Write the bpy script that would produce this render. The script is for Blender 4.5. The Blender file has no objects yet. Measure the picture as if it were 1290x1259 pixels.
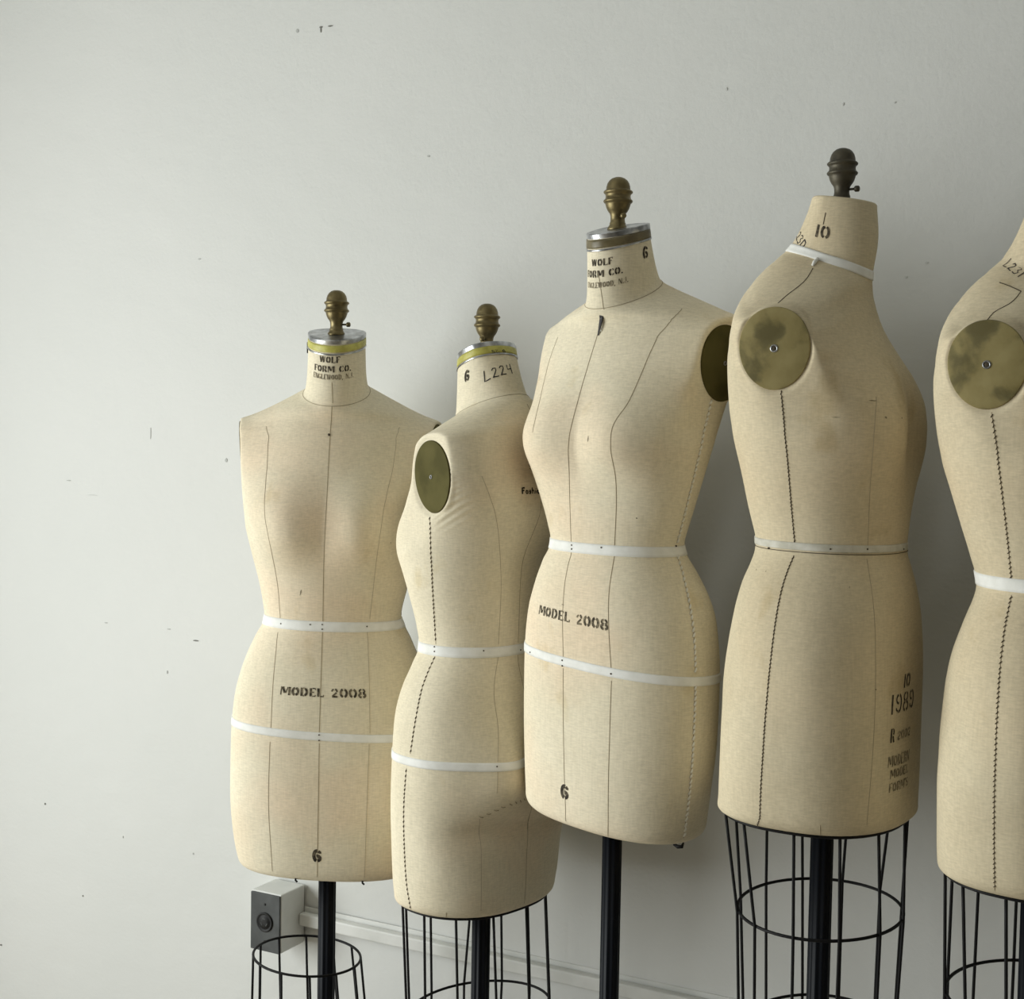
import bpy, bmesh, math, random
import numpy as np
from mathutils import Matrix, Vector

random.seed(4)
RAD = math.radians
sc = bpy.context.scene
COL = sc.collection

# ------------------------------------------------------------------ camera
W, H, F = 1290.0, 1259.0, 1750.0
CAMZ, PITCH, ROLL = 1.42, RAD(2.67), RAD(1.0)
cam_d = bpy.data.cameras.new('camera'); cam = bpy.data.objects.new('camera', cam_d); COL.objects.link(cam)
cam_d.sensor_fit = 'HORIZONTAL'; cam_d.sensor_width = 36; cam_d.lens = 36 * F / W
cam_d.clip_start = .05; cam_d.clip_end = 60
CM = Matrix.Translation((0, 0, CAMZ)) @ Matrix.Rotation(math.pi / 2 - PITCH, 4, 'X') @ Matrix.Rotation(ROLL, 4, 'Z')
TURN = RAD(28.0)                                 # the room stands square to the axes; everything below is laid out in the camera's heading, then turned
cam.matrix_world = Matrix.Rotation(TURN, 4, 'Z') @ CM
sc.camera = cam
Rm = np.array(CM.to_3x3()); Cp = np.array([0, 0, CAMZ])

def project(P):
    q = (np.asarray(P) - Cp) @ Rm
    return np.stack([W / 2 + F * q[..., 0] / -q[..., 2], H / 2 - F * q[..., 1] / -q[..., 2]], -1)

def ray(px, py):
    return Rm @ np.array([(px - W / 2) / F, -(py - H / 2) / F, -1.0])

def unproj(px, py, Y):
    d = ray(px, py); return Cp + d * (Y / d[1])

# ------------------------------------------------------------------ world, light, exposure
TH = RAD(28.0)
U = np.array([math.cos(TH), -math.sin(TH), 0]); N = np.array([-math.sin(TH), -math.cos(TH), 0])
W0 = np.array([0, 2.42, 0])                      # a point at the foot of the back wall
def wp(u, n, z): return W0 + U * u + N * n + np.array([0, 0, z])

w = bpy.data.worlds.new('world'); sc.world = w; w.use_nodes = True
w.node_tree.nodes['Background'].inputs[0].default_value = (1.0, .80, .56, 1)
w.node_tree.nodes['Background'].inputs[1].default_value = .035

WIN = dict(n0=.95, n1=3.75, z0=.15, z1=2.15, u=-2.1)
ld = bpy.data.lights.new('window_daylight', 'AREA'); lo = bpy.data.objects.new('window_daylight', ld); COL.objects.link(lo)
ld.shape = 'RECTANGLE'; ld.size = WIN['n1'] - WIN['n0'] - .1; ld.size_y = WIN['z1'] - WIN['z0'] - .1
ld.energy = 113; ld.color = (.96, 1.0, .985)
lo.location = wp(WIN['u'] + .06, (WIN['n0'] + WIN['n1']) / 2, (WIN['z0'] + WIN['z1']) / 2)
lo.rotation_euler = Vector(U).to_track_quat('-Z', 'Y').to_euler()

vs = sc.view_settings
vs.view_transform = 'Standard'; vs.look = 'None'; vs.gamma = 1; vs.use_curve_mapping = False
vs.exposure = 0.0

# ------------------------------------------------------------------ materials
def mat(name, col, rough=.6, metal=0.0, spec=.5):
    m = bpy.data.materials.new(name); m.use_nodes = True
    b = m.node_tree.nodes['Principled BSDF']
    b.inputs['Base Color'].default_value = (*col, 1); b.inputs['Roughness'].default_value = rough
    b.inputs['Metallic'].default_value = metal; b.inputs['Specular IOR Level'].default_value = spec
    return m

def noisy(m, c1, c2, scale, detail=4, lo=.35, hi=.65, bump=0, bscale=None, stretch=(1, 1, 1), bdist=.001):
    nt = m.node_tree; b = nt.nodes['Principled BSDF']; L = nt.links
    tc = nt.nodes.new('ShaderNodeTexCoord'); mp = nt.nodes.new('ShaderNodeMapping')
    mp.inputs['Scale'].default_value = stretch; L.new(tc.outputs['Object'], mp.inputs['Vector'])
    n = nt.nodes.new('ShaderNodeTexNoise'); n.inputs['Scale'].default_value = scale; n.inputs['Detail'].default_value = detail
    L.new(mp.outputs[0], n.inputs['Vector'])
    r = nt.nodes.new('ShaderNodeValToRGB'); r.color_ramp.elements[0].position = lo; r.color_ramp.elements[1].position = hi
    r.color_ramp.elements[0].color = (*c1, 1); r.color_ramp.elements[1].color = (*c2, 1)
    L.new(n.outputs['Fac'], r.inputs[0]); L.new(r.outputs[0], b.inputs['Base Color'])
    if bump:
        n2 = nt.nodes.new('ShaderNodeTexNoise'); n2.inputs['Scale'].default_value = bscale or scale; n2.inputs['Detail'].default_value = 5
        L.new(tc.outputs['Object'], n2.inputs['Vector'])
        bp = nt.nodes.new('ShaderNodeBump'); bp.inputs['Strength'].default_value = bump; bp.inputs['Distance'].default_value = bdist
        L.new(n2.outputs['Fac'], bp.inputs['Height']); L.new(bp.outputs[0], b.inputs['Normal'])
    return r

def cloth_mat(name, c_lo, c_hi, tint, stain):
    """unbleached linen: blotchy tone, thread streaks both ways, faint stains"""
    m = mat(name, c_hi, .92, 0, .15); nt = m.node_tree; L = nt.links; b = nt.nodes['Principled BSDF']
    r = noisy(m, c_lo, c_hi, 7, 3, .3, .7)
    tc = nt.nodes.new('ShaderNodeTexCoord')
    def noise(scale, st, det=3):
        mp = nt.nodes.new('ShaderNodeMapping'); mp.inputs['Scale'].default_value = st
        L.new(tc.outputs['Object'], mp.inputs['Vector'])
        n = nt.nodes.new('ShaderNodeTexNoise'); n.inputs['Scale'].default_value = scale; n.inputs['Detail'].default_value = det
        L.new(mp.outputs[0], n.inputs['Vector']); return n.outputs['Fac']
    def ramp(fac, a, c, p0, p1):
        q = nt.nodes.new('ShaderNodeValToRGB'); q.color_ramp.elements[0].position = p0; q.color_ramp.elements[1].position = p1
        q.color_ramp.elements[0].color = (*a, 1); q.color_ramp.elements[1].color = (*c, 1); L.new(fac, q.inputs[0]); return q.outputs[0]
    def mix(a, c, fac, mode='MIX'):
        x = nt.nodes.new('ShaderNodeMix'); x.data_type = 'RGBA'; x.blend_type = mode
        if isinstance(fac, float): x.inputs['Factor'].default_value = fac
        else: L.new(fac, x.inputs['Factor'])
        L.new(a, x.inputs['A']); L.new(c, x.inputs['B']); return x.outputs['Result']
    horiz = ramp(noise(110, (1, 1, 5), 6), (.90, .90, .89), (1.06, 1.06, 1.06), .3, .7)
    vert = ramp(noise(90, (4, 4, .5), 5), (.95, .95, .94), (1.04, 1.04, 1.04), .3, .7)
    c = mix(r.outputs[0], horiz, 1.0, 'MULTIPLY'); c = mix(c, vert, 1.0, 'MULTIPLY')
    pink = ramp(noise(4.2, (1, 1, 1)), (1, 1, 1), tint, .48, .75); c = mix(c, pink, 1.0, 'MULTIPLY')
    st = ramp(noise(16, (1, 1, .7), 6), stain, (1, 1, 1), .27, .36); c = mix(c, st, 1.0, 'MULTIPLY')
    L.new(c, b.inputs['Base Color'])
    bp = nt.nodes.new('ShaderNodeBump'); bp.inputs['Strength'].default_value = .35; bp.inputs['Distance'].default_value = .0006
    L.new(noise(500, (1, 1, 3)), bp.inputs['Height'])
    bp2 = nt.nodes.new('ShaderNodeBump'); bp2.inputs['Strength'].default_value = .5; bp2.inputs['Distance'].default_value = .002
    L.new(noise(24, (1, 1, .6), 2), bp2.inputs['Height']); L.new(bp.outputs[0], bp2.inputs['Normal'])
    L.new(bp2.outputs[0], b.inputs['Normal'])
    return m

M = {}
M['cloth'] = cloth_mat('pale_linen', (.755, .68, .515), (.825, .75, .585), (1.05, .93, .88), (.92, .89, .82))
M['cloth_old'] = cloth_mat('aged_linen', (.635, .55, .39), (.705, .62, .45), (1.02, .97, .93), (.90, .87, .80))
M['tape'] = mat('white_twill_tape', (.80, .80, .76), .8, 0, .2); noisy(M['tape'], (.80, .80, .76), (.88, .88, .85), 60, 4)
M['tape_old'] = mat('yellowed_twill_tape', (.62, .60, .52), .8, 0, .2); noisy(M['tape_old'], (.52, .50, .42), (.70, .68, .61), 50, 4)
M['seam'] = mat('tan_seam_thread', (.38, .32, .22), .9, 0, .1)  # darker tan than the cloth, for seam lines and stitches
M['seam_faint'] = mat('faint_seam', (.47, .40, .29), .9, 0, .1)
M['seam_dark'] = mat('dark_thread', (.085, .07, .05), .9, 0, .1)
M['thread_white'] = mat('pale_thread', (.86, .83, .74), .8, 0, .2)
M['ink'] = mat('black_stencil_ink', (.04, .035, .03), .8, 0, .2); noisy(M['ink'], (.03, .025, .02), (.15, .125, .085), 210, 4, .42, .70)
M['ink_faded'] = mat('faded_stencil_ink', (.2, .17, .12), .85, 0, .1); noisy(M['ink_faded'], (.10, .085, .06), (.36, .31, .22), 190, 4, .38, .62)
M['ink_mid'] = mat('worn_stencil_ink', (.1, .08, .05), .85, 0, .1); noisy(M['ink_mid'], (.055, .047, .035), (.26, .22, .15), 200, 4, .42, .66)
M['marker'] = mat('black_marker', (.02, .018, .02), .7)
M['bronze'] = mat('bronze_finial', (.17, .135, .065), .42, .85); noisy(M['bronze'], (.115, .09, .04), (.235, .19, .095), 45, 5, .3, .7, .3, 120)
M['bronze_dark'] = mat('dark_bronze', (.07, .062, .045), .5, .6); noisy(M['bronze_dark'], (.045, .04, .03), (.10, .088, .06), 60, 5, .3, .7, .3, 120)
M['tin'] = mat('dull_tin', (.42, .43, .44), .3, .9); noisy(M['tin'], (.24, .245, .25), (.62, .63, .65), 55, 5, .35, .65, .5, 90)
M['yellow'] = mat('yellow_tape', (.50, .47, .09), .45); noisy(M['yellow'], (.42, .39, .08), (.58, .55, .14), 80, 4, .35, .65, .4, 150)
M['olive'] = mat('brown_tape', (.14, .11, .05), .4); noisy(M['olive'], (.10, .08, .035), (.17, .14, .07), 60)
M['pole'] = mat('black_enamel', (.004, .0055, .009), .45, 0, .16)
M['wire'] = mat('black_wire', (.007, .007, .008), .55, 0, .2)
M['wall'] = mat('painted_plaster', (.74, .755, .725), .62, 0, .3)
noisy(M['wall'], (.68, .69, .67), (.715, .72, .70), 1.6, 4, .3, .7)
M['paint'] = mat('white_gloss_paint', (.72, .73, .70), .4); noisy(M['paint'], (.66, .67, .64), (.77, .775, .75), 14, 5)
M['ceiling'] = mat('ceiling_paint', (.7, .7, .68), .9)
M['floor'] = mat('worn_floor', (.3, .27, .22), .6); noisy(M['floor'], (.36, .31, .24), (.48, .42, .33), 5, 6)
M['plate'] = mat('grey_steel_plate', (.06, .065, .065), .6, .1); noisy(M['plate'], (.048, .052, .052), (.075, .08, .08), 30, 5)
M['socket'] = mat('black_plastic', (.014, .014, .014), .55, 0, .3)
M['chip'] = mat('chipped_paint', (.2, .2, .18), .9)
M['chip_grey'] = mat('grey_scuff', (.50, .51, .49), .9)
M['chip_faint'] = mat('faint_scuff', (.60, .61, .59), .8)
M['paper'] = mat('white_label', (.75, .74, .70), .6)

# brass arm plates, worn in patches
def brass(name, a, b_, dark, rough):
    m = mat(name, a, rough, .45); nt = m.node_tree; L = nt.links; bs = nt.nodes['Principled BSDF']
    r = noisy(m, a, b_, 26, 6, .35, .65, .25, 60)
    tc = nt.nodes.new('ShaderNodeTexCoord'); n = nt.nodes.new('ShaderNodeTexNoise'); n.inputs['Scale'].default_value = 26; n.inputs['Detail'].default_value = 12
    n.inputs['Distortion'].default_value = .25; L.new(tc.outputs['Object'], n.inputs['Vector'])
    q = nt.nodes.new('ShaderNodeValToRGB'); q.color_ramp.elements[0].position = .38; q.color_ramp.elements[1].position = .50
    q.color_ramp.elements[0].color = (*dark, 1); q.color_ramp.elements[1].color = (1, 1, 1, 1); L.new(n.outputs['Fac'], q.inputs[0])
    x = nt.nodes.new('ShaderNodeMix'); x.data_type = 'RGBA'; x.blend_type = 'MULTIPLY'; x.inputs['Factor'].default_value = 1
    L.new(r.outputs[0], x.inputs['A']); L.new(q.outputs[0], x.inputs['B']); L.new(x.outputs['Result'], bs.inputs['Base Color'])
    return m
M['brass_dull'] = brass('dull_brass', (.085, .075, .024), (.105, .092, .032), (.85, .85, .85), .7)
M['brass_dull'].node_tree.nodes['Principled BSDF'].inputs['Specular IOR Level'].default_value = .15
M['brass_worn'] = brass('worn_brass', (.27, .22, .085), (.37, .31, .14), (.55, .57, .60), .5)

# ------------------------------------------------------------------ mesh helpers
def obj(name, V, Fc, m, parent=None, smooth=True, recalc=False):
    me = bpy.data.meshes.new(name); me.from_pydata([tuple(map(float, v)) for v in V], [], Fc)
    if recalc:
        bm = bmesh.new(); bm.from_mesh(me); bmesh.ops.recalc_face_normals(bm, faces=bm.faces); bm.to_mesh(me); bm.free()
    if smooth: me.polygons.foreach_set('use_smooth', [True] * len(me.polygons))
    me.materials.append(m); me.update()
    o = bpy.data.objects.new(name, me); COL.objects.link(o)
    if parent is not None: o.parent = parent
    return o

def tag(o, label=None, cat=None, group=None, kind=None):
    if label: o['label'] = label
    if cat: o['category'] = cat
    if group: o['group'] = group
    if kind: o['kind'] = kind
    return o

class MB:
    def __init__(s): s.V = []; s.F = []
    def add(s, V, Fc):
        k = len(s.V); s.V += [tuple(v) for v in V]; s.F += [tuple(i + k for i in f) for f in Fc]
    def box(s, o, ax, ay, az):
        """box from origin corner o and three edge vectors"""
        o, ax, ay, az = map(np.asarray, (o, ax, ay, az))
        V = [o, o + ax, o + ax + ay, o + ay, o + az, o + ax + az, o + ax + ay + az, o + ay + az]
        s.add(V, [(0, 3, 2, 1), (4, 5, 6, 7), (0, 1, 5, 4), (1, 2, 6, 5), (2, 3, 7, 6), (3, 0, 4, 7)])
    def tube(s, pts, r, n=8, closed=False, caps=True):
        pts = [np.asarray(p, float) for p in pts]; m = len(pts); rings = []
        prev = None
        for i, p in enumerate(pts):
            a = pts[(i - 1) % m] if (closed or i > 0) else p
            b = pts[(i + 1) % m] if (closed or i < m - 1) else p
            t = b - a; t = t / (np.linalg.norm(t) + 1e-12)
            if prev is None:
                h = np.array([0, 0, 1.]) if abs(t[2]) < .9 else np.array([1., 0, 0])
                x = np.cross(t, h)
            else: x = prev - t * np.dot(prev, t)
            x /= np.linalg.norm(x); prev = x; y = np.cross(t, x)
            rr = r[i] if hasattr(r, '__len__') else r
            rings.append([p + rr * (x * math.cos(2 * math.pi * k / n) + y * math.sin(2 * math.pi * k / n)) for k in range(n)])
        V = [v for R_ in rings for v in R_]; Fc = []
        for i in range(m if closed else m - 1):
            j = (i + 1) % m
            for k in range(n):
                Fc.append((i * n + k, i * n + (k + 1) % n, j * n + (k + 1) % n, j * n + k))
        if caps and not closed:
            Fc.append(tuple(range(n))[::-1]); Fc.append(tuple((m - 1) * n + k for k in range(n)))
        s.add(V, Fc)
    def lathe(s, prof, n=32, origin=(0, 0, 0), flutes=None):
        V = []; m = len(prof)
        for r, z in prof:
            for k in range(n):
                a = 2 * math.pi * k / n; rr = r * (flutes(a) if flutes else 1)
                V.append((origin[0] + rr * math.cos(a), origin[1] + rr * math.sin(a), origin[2] + z))
        Fc = [(i * n + k, i * n + (k + 1) % n, (i + 1) * n + (k + 1) % n, (i + 1) * n + k) for i in range(m - 1) for k in range(n)]
        Fc.append(tuple(range(n))[::-1]); Fc.append(tuple((m - 1) * n + k for k in range(n)))
        s.add(V, Fc)
    def build(s, name, m, parent=None, smooth=True, bevel=0):
        o = obj(name, s.V, s.F, m, parent, smooth, recalc=True)
        if bevel:
            md = o.modifiers.new('bevel', 'BEVEL'); md.width = bevel; md.segments = 3; md.limit_method = 'ANGLE'
        return o

def autosmooth(o, ang=35):
    me = o.data
    bm = bmesh.new(); bm.from_mesh(me)
    for e in bm.edges:
        if len(e.link_faces) == 2 and e.calc_face_angle(0) > RAD(ang): e.smooth = False
    bm.to_mesh(me); bm.free()

# ------------------------------------------------------------------ the room
def slab(name, o, ax, ay, az, m, bevel=0):
    b = MB(); b.box(o, ax, ay, az); x = b.build(name, m, None, False, bevel); x['kind'] = 'structure'; return x

UL, UR, CEIL, NF = WIN['u'], 5.6, 3.1, 5.6
Z = np.array([0, 0, 1.])
# back wall: a gently uneven plastered sheet with real thickness
nu, nz = 190, 90
V = []; Fc = []
rs = np.random.RandomState(3)
def uneven(u, z):
    return (.0022 * math.sin(2.1 * u + .6) * math.sin(1.7 * z + 1.1) + .0011 * math.sin(5.3 * u + 2 * z) + .0009 * math.sin(7.1 * z - 3 * u + 1))
for i in range(nu + 1):
    for j in range(nz + 1):
        u = UL + (UR - UL) * i / nu; z = CEIL * j / nz
        V.append(wp(u, uneven(u, z), z))
for i in range(nu):
    for j in range(nz):
        a = i * (nz + 1) + j; Fc.append((a, a + nz + 1, a + nz + 2, a + 1))
k = len(V)
V += [wp(UL, -.15, 0), wp(UR, -.15, 0), wp(UR, -.15, CEIL), wp(UL, -.15, CEIL)]
Fc.append((k, k + 3, k + 2, k + 1))
Fc.append((0, k) + (k + 1,) + tuple(i * (nz + 1) for i in range(nu, 0, -1)))
wall = obj('wall_back', V, Fc, M['wall'], None, True)
wall['kind'] = 'structure'
# roller texture + soft unevenness
nt = M['wall'].node_tree; bs = nt.nodes['Principled BSDF']
tc = nt.nodes.new('ShaderNodeTexCoord')
def wn(scale, det, st=(1, 1, 1)):
    mp = nt.nodes.new('ShaderNodeMapping'); mp.inputs['Scale'].default_value = st; nt.links.new(tc.outputs['Object'], mp.inputs['Vector'])
    n_ = nt.nodes.new('ShaderNodeTexNoise'); n_.inputs['Scale'].default_value = scale; n_.inputs['Detail'].default_value = det
    nt.links.new(mp.outputs[0], n_.inputs['Vector']); return n_.outputs['Fac']
b1 = nt.nodes.new('ShaderNodeBump'); b1.inputs['Strength'].default_value = .28; b1.inputs['Distance'].default_value = .0015; nt.links.new(wn(140, 3), b1.inputs['Height'])
b2 = nt.nodes.new('ShaderNodeBump'); b2.inputs['Strength'].default_value = .35; b2.inputs['Distance'].default_value = .006; nt.links.new(wn(9, 3, (1, 1, 2)), b2.inputs['Height'])
nt.links.new(b1.outputs[0], b2.inputs['Normal']); nt.links.new(b2.outputs[0], bs.inputs['Normal'])

slab('floor', wp(UL - .2, -.15, -.1), U * (UR - UL + .4), N * (NF + .15), Z * .1, M['floor'])
slab('ceiling', wp(UL - .2, -.15, CEIL), U * (UR - UL + .4), N * (NF + .15), Z * .1, M['ceiling'])
slab('wall_right', wp(UR, 0, 0), U * .15, N * NF, Z * CEIL, M['wall'])
# left wall around its window
b = MB()
b.box(wp(UL - .15, -.02, 0), U * .15, N * (WIN['n0'] + .02), Z * CEIL)
b.box(wp(UL - .15, WIN['n1'], 0), U * .15, N * (NF - WIN['n1']), Z * CEIL)
b.box(wp(UL - .15, WIN['n0'], 0), U * .15, N * (WIN['n1'] - WIN['n0']), Z * WIN['z0'])
b.box(wp(UL - .15, WIN['n0'], WIN['z1']), U * .15, N * (WIN['n1'] - WIN['n0']), Z * (CEIL - WIN['z1']))
x = b.build('wall_left', M['wall'], None, False); x['kind'] = 'structure'
b = MB(); wn_, wh = WIN['n1'] - WIN['n0'], WIN['z1'] - WIN['z0']
b.box(wp(UL - .10, WIN['n0'], WIN['z0']), U * .05, N * .05, Z * wh)
b.box(wp(UL - .10, WIN['n1'] - .05, WIN['z0']), U * .05, N * .05, Z * wh)
b.box(wp(UL - .10, WIN['n0'], WIN['z0']), U * .05, N * wn_, Z * .05)
b.box(wp(UL - .10, WIN['n0'], WIN['z1'] - .05), U * .05, N * wn_, Z * .05)
b.box(wp(UL - .10, (WIN['n0'] + WIN['n1']) / 2 - .02, WIN['z0']), U * .05, N * .04, Z * wh)
wf = b.build('window_1', M['paint'], None, False); wf['kind'] = 'structure'
glass = mat('window_glass', (.9, .95, .95), .05); glass.node_tree.nodes['Principled BSDF'].inputs['Transmission Weight'].default_value = 1
b = MB(); b.box(wp(UL - .08, WIN['n0'] + .04, WIN['z0'] + .04), U * .006, N * (wn_ / 2 - .06), Z * (wh - .08)); b.build('window_pane', glass, wf, False)
b = MB(); b.box(wp(UL - .08, (WIN['n0'] + WIN['n1']) / 2 + .02, WIN['z0'] + .04), U * .006, N * (wn_ / 2 - .06), Z * (wh - .08)); b.build('window_pane', glass, wf, False)

def on_wall(px, py, n=0.0):
    d = ray(px, py); p0 = W0 + N * n
    t = np.dot(p0 - Cp, N) / np.dot(d, N); return Cp + d * t
def wall_uz(px, py, n=0.0):
    p = on_wall(px, py, n); return float(np.dot(p - W0, U)), float(p[2])

# nail holes, chips and scuffs in the paint: little raised flakes of the wall itself
marks = [(375, 39, 5, 5, 0), (404.6, 37.5, 2, 9, 1), (404.6, 34.4, 5, 2.2, 1), (416.5, 33, 8, 2, 1), (87, 605.5, 8, 1.6, 0), (133, 785, 7, 1.6, 0), (212, 793, 7, 1.6, 0),
         (246, 807.5, 11, 2, 1), (57, 1013, 2.5, 4, 1), (104.5, 1129, 2.5, 2.5, 1), (155, 1055, 2, 3, 0), (243, 1076, 2.4, 3, 0), (252, 326.5, 6, 1.6, 0), (117, 624, 22, 1.0, 0),
         (190, 545, 1.4, 16, 0), (210, 847, 3, 5, 0), (1, 1191, 5, 3, 1), (285, 580, 4, 5, 0), (1141, 349, 3, 3, 0), (1167, 331, 4, 3, 0), (540, 197, 4, 2, 0), (1062, 131, 2, 4, 0), (915, 112, 3, 4, 0), (1127, 129, 3, 2, 0)]
for (px, py, ww, hh, dk) in marks:
    u, z = wall_uz(px, py); s = 2.6 / F * (1.0 if px < 600 else .85)
    b = MB(); a, c = ww * s / 2, hh * s / 2; V = []
    K = 8
    for k in range(K):
        t = 2 * math.pi * k / K; rr = random.uniform(.75, 1.1)
        V.append((u + a * rr * math.cos(t), z + c * rr * math.sin(t)))
    n0 = uneven(u, z)
    V3 = [wp(p, n0 + .0002, q) for p, q in V] + [wp(p, n0 + .0010, q) for p, q in V]
    b.add(V3, [tuple(range(K, 2 * K))] + [(k, (k + 1) % K, K + (k + 1) % K, K + k) for k in range(K)])
    b.build('paint_chip', M['chip'] if dk else M['chip_faint' if max(ww, hh) > 12 or px > 600 else 'chip_grey'], wall, False)

# surface raceway along the wall and the deep socket box at its end
u0, z0 = wall_uz(378, 1153)
BX = .078; BW, BH = .070, .113
dface = BX
ul, zt = wall_uz(315.8, 1121, BX); _, zb = wall_uz(313, 1194, BX); ur, _ = wall_uz(352.7, 1160, BX)
BW = ur - ul; BH = zt - zb
box_e = bpy.data.objects.new('socket_box', None); COL.objects.link(box_e)
box_e.location = wp((ul + ur) / 2, 0, zb); box_e.rotation_euler = (0, 0, -TH)
# local frame of the box: x along the wall, -y out of the wall, z up
b = MB(); b.box((-BW / 2, -BX + .004, 0), (BW, 0, 0), (0, BX - .006, 0), (0, 0, BH)); b.build('housing', M['paint'], box_e, False, .0022)
b = MB(); b.box((-BW / 2 + .0008, -BX - .0005, .0), (BW - .0016, 0, 0), (0, .004, 0), (0, 0, BH - .0025)); fp = b.build('faceplate', M['plate'], box_e, False, .0012)
cz = BH * .50
b = MB()
prof = [(.0, 0), (.0185, 0), (.0185, .0022), (.0165, .0032), (.0150, .0014), (.0125, .0014), (.0115, .003), (.004, .0034), (.0, .0034)]
b.lathe([(max(r, .0002), z) for r, z in prof], 32)
b.V = [(x, -BX - .0004 - z, cz + y) for x, y, z in b.V]; b.build('socket', M['socket'], box_e, True); 
for a in (90, 210, 330):
    b = MB(); ca, sa = math.cos(RAD(a)), math.sin(RAD(a)); c = np.array([.0068 * ca, -BX - .0042, cz + .0068 * sa]); t = np.array([-sa, 0, ca]); r_ = np.array([ca, 0, sa])
    b.box(c - t * .003 - r_ * .0008, t * .006, r_ * .0016, (0, .001, 0)); b.build('slot', M['plate'], box_e, False)
for zz in (.085, -.0 + .0): 
    b = MB(); b.lathe([(.0022, 0), (.0022, .0008), (.001, .0014)], 12); b.V = [(x, -BX - .0003 - z, (BH * .80 if zz else BH * .17) + y) for x, y, z in b.V]; b.build('screw', M['socket'], box_e)
tag(box_e, 'deep white wall box with dark steel faceplate and round black socket', 'socket')

rz0 = z0
race = bpy.data.objects.new('cable_raceway', None); COL.objects.link(race); race.location = wp(ur + .001, 0, rz0 - .012); race.rotation_euler = (0, 0, -TH)
LR = UR - ur - .05
b = MB(); b.box((0, -.004, -.004), (LR, 0, 0), (0, .0025, 0), (0, 0, .036)); b.build('backplate', M['paint'], race, False, .0008)
b = MB(); b.box((0, -.021, 0), (LR, 0, 0), (0, .0165, 0), (0, 0, .0235)); b.build('cover', M['paint'], race, False, .003)
tag(race, 'long thin white cable raceway fixed along the wall beside the socket box', 'raceway')

# ------------------------------------------------------------------ dress form shape (metres, s = height above the waist)
#      s      w     front  back   n
T = [(-.400, .124, .086, .090, 2.35), (-.398, .131, .092, .096, 2.35), (-.392, .139, .098, .102, 2.35), (-.380, .146, .102, .106, 2.35), (-.350, .152, .104, .108, 2.35),
     (-.300, .157, .105, .106, 2.35), (-.250, .161, .105, .104, 2.35), (-.200, .162, .104, .108, 2.35), (-.150, .159, .103, .108, 2.3), (-.100, .151, .102, .103, 2.3),
     (-.060, .139, .098, .096, 2.25), (-.030, .125, .092, .089, 2.2), (-.008, .115, .087, .085, 2.15), (.008, .113, .086, .084, 2.15), (.030, .116, .087, .086, 2.15),
     (.070, .127, .089, .092, 2.2), (.110, .138, .092, .098, 2.25), (.150, .146, .096, .104, 2.3), (.190, .1505, .096, .108, 2.35), (.215, .156, .093, .108, 2.4),
     (.245, .168, .089, .105, 2.45), (.280, .177, .082, .100, 2.5), (.310, .182, .075, .094, 2.4), (.328, .182, .071, .0895, 2.25), (.338, .171, .0685, .087, 2.1),
     (.346, .152, .067, .085, 2.0), (.354, .131, .0655, .083, 2.0), (.362, .110, .0645, .081, 2.0), (.369, .092, .0635, .0785, 2.0), (.376, .075, .0625, .0755, 2.0),
     (.382, .0615, .0615, .071, 2.0), (.386, .0555, .061, .0675, 2.0), (.390, .0528, .0605, .0645, 2.0), (.398, .0505, .0600, .0605, 2.0), (.415, .0485, .0605, .0520, 2.0),
     (.440, .0475, .0605, .0410, 2.0), (.462, .0470, .0605, .0325, 2.0), (.475, .0465, .0600, .0285, 2.0)]
T = np.array(T)
NC = 320
def pch(x, xs, ys):
    """monotone cubic interpolation"""
    xs = np.asarray(xs, float); ys = np.asarray(ys, float); h = np.diff(xs); d = np.diff(ys) / h
    m = np.zeros_like(ys); m[0] = d[0]; m[-1] = d[-1]
    for i in range(1, len(xs) - 1):
        if d[i - 1] * d[i] > 0:
            w1, w2 = 2 * h[i] + h[i - 1], h[i] + 2 * h[i - 1]; m[i] = (w1 + w2) / (w1 / d[i - 1] + w2 / d[i])
    x = np.clip(x, xs[0], xs[-1]); i = np.clip(np.searchsorted(xs, x) - 1, 0, len(h) - 1)
    t = (x - xs[i]) / h[i]; t2, t3 = t * t, t * t * t
    return (2 * t3 - 3 * t2 + 1) * ys[i] + (t3 - 2 * t2 + t) * h[i] * m[i] + (-2 * t3 + 3 * t2) * ys[i + 1] + (t3 - t2) * h[i] * m[i + 1]

rows = np.unique(np.concatenate([np.linspace(-.400, -.38, 10), np.arange(-.38, .32, .003), [0.0], np.arange(.32, .40, .0016), [.386], np.arange(.40, .4751, .0028), [.475]]).round(5))
rows = rows[np.concatenate([[True], np.diff(rows) > 4e-4])]
IW = int(np.argmin(abs(rows))); INK = int(np.argmin(abs(rows - .386)))

class Form: pass

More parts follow.
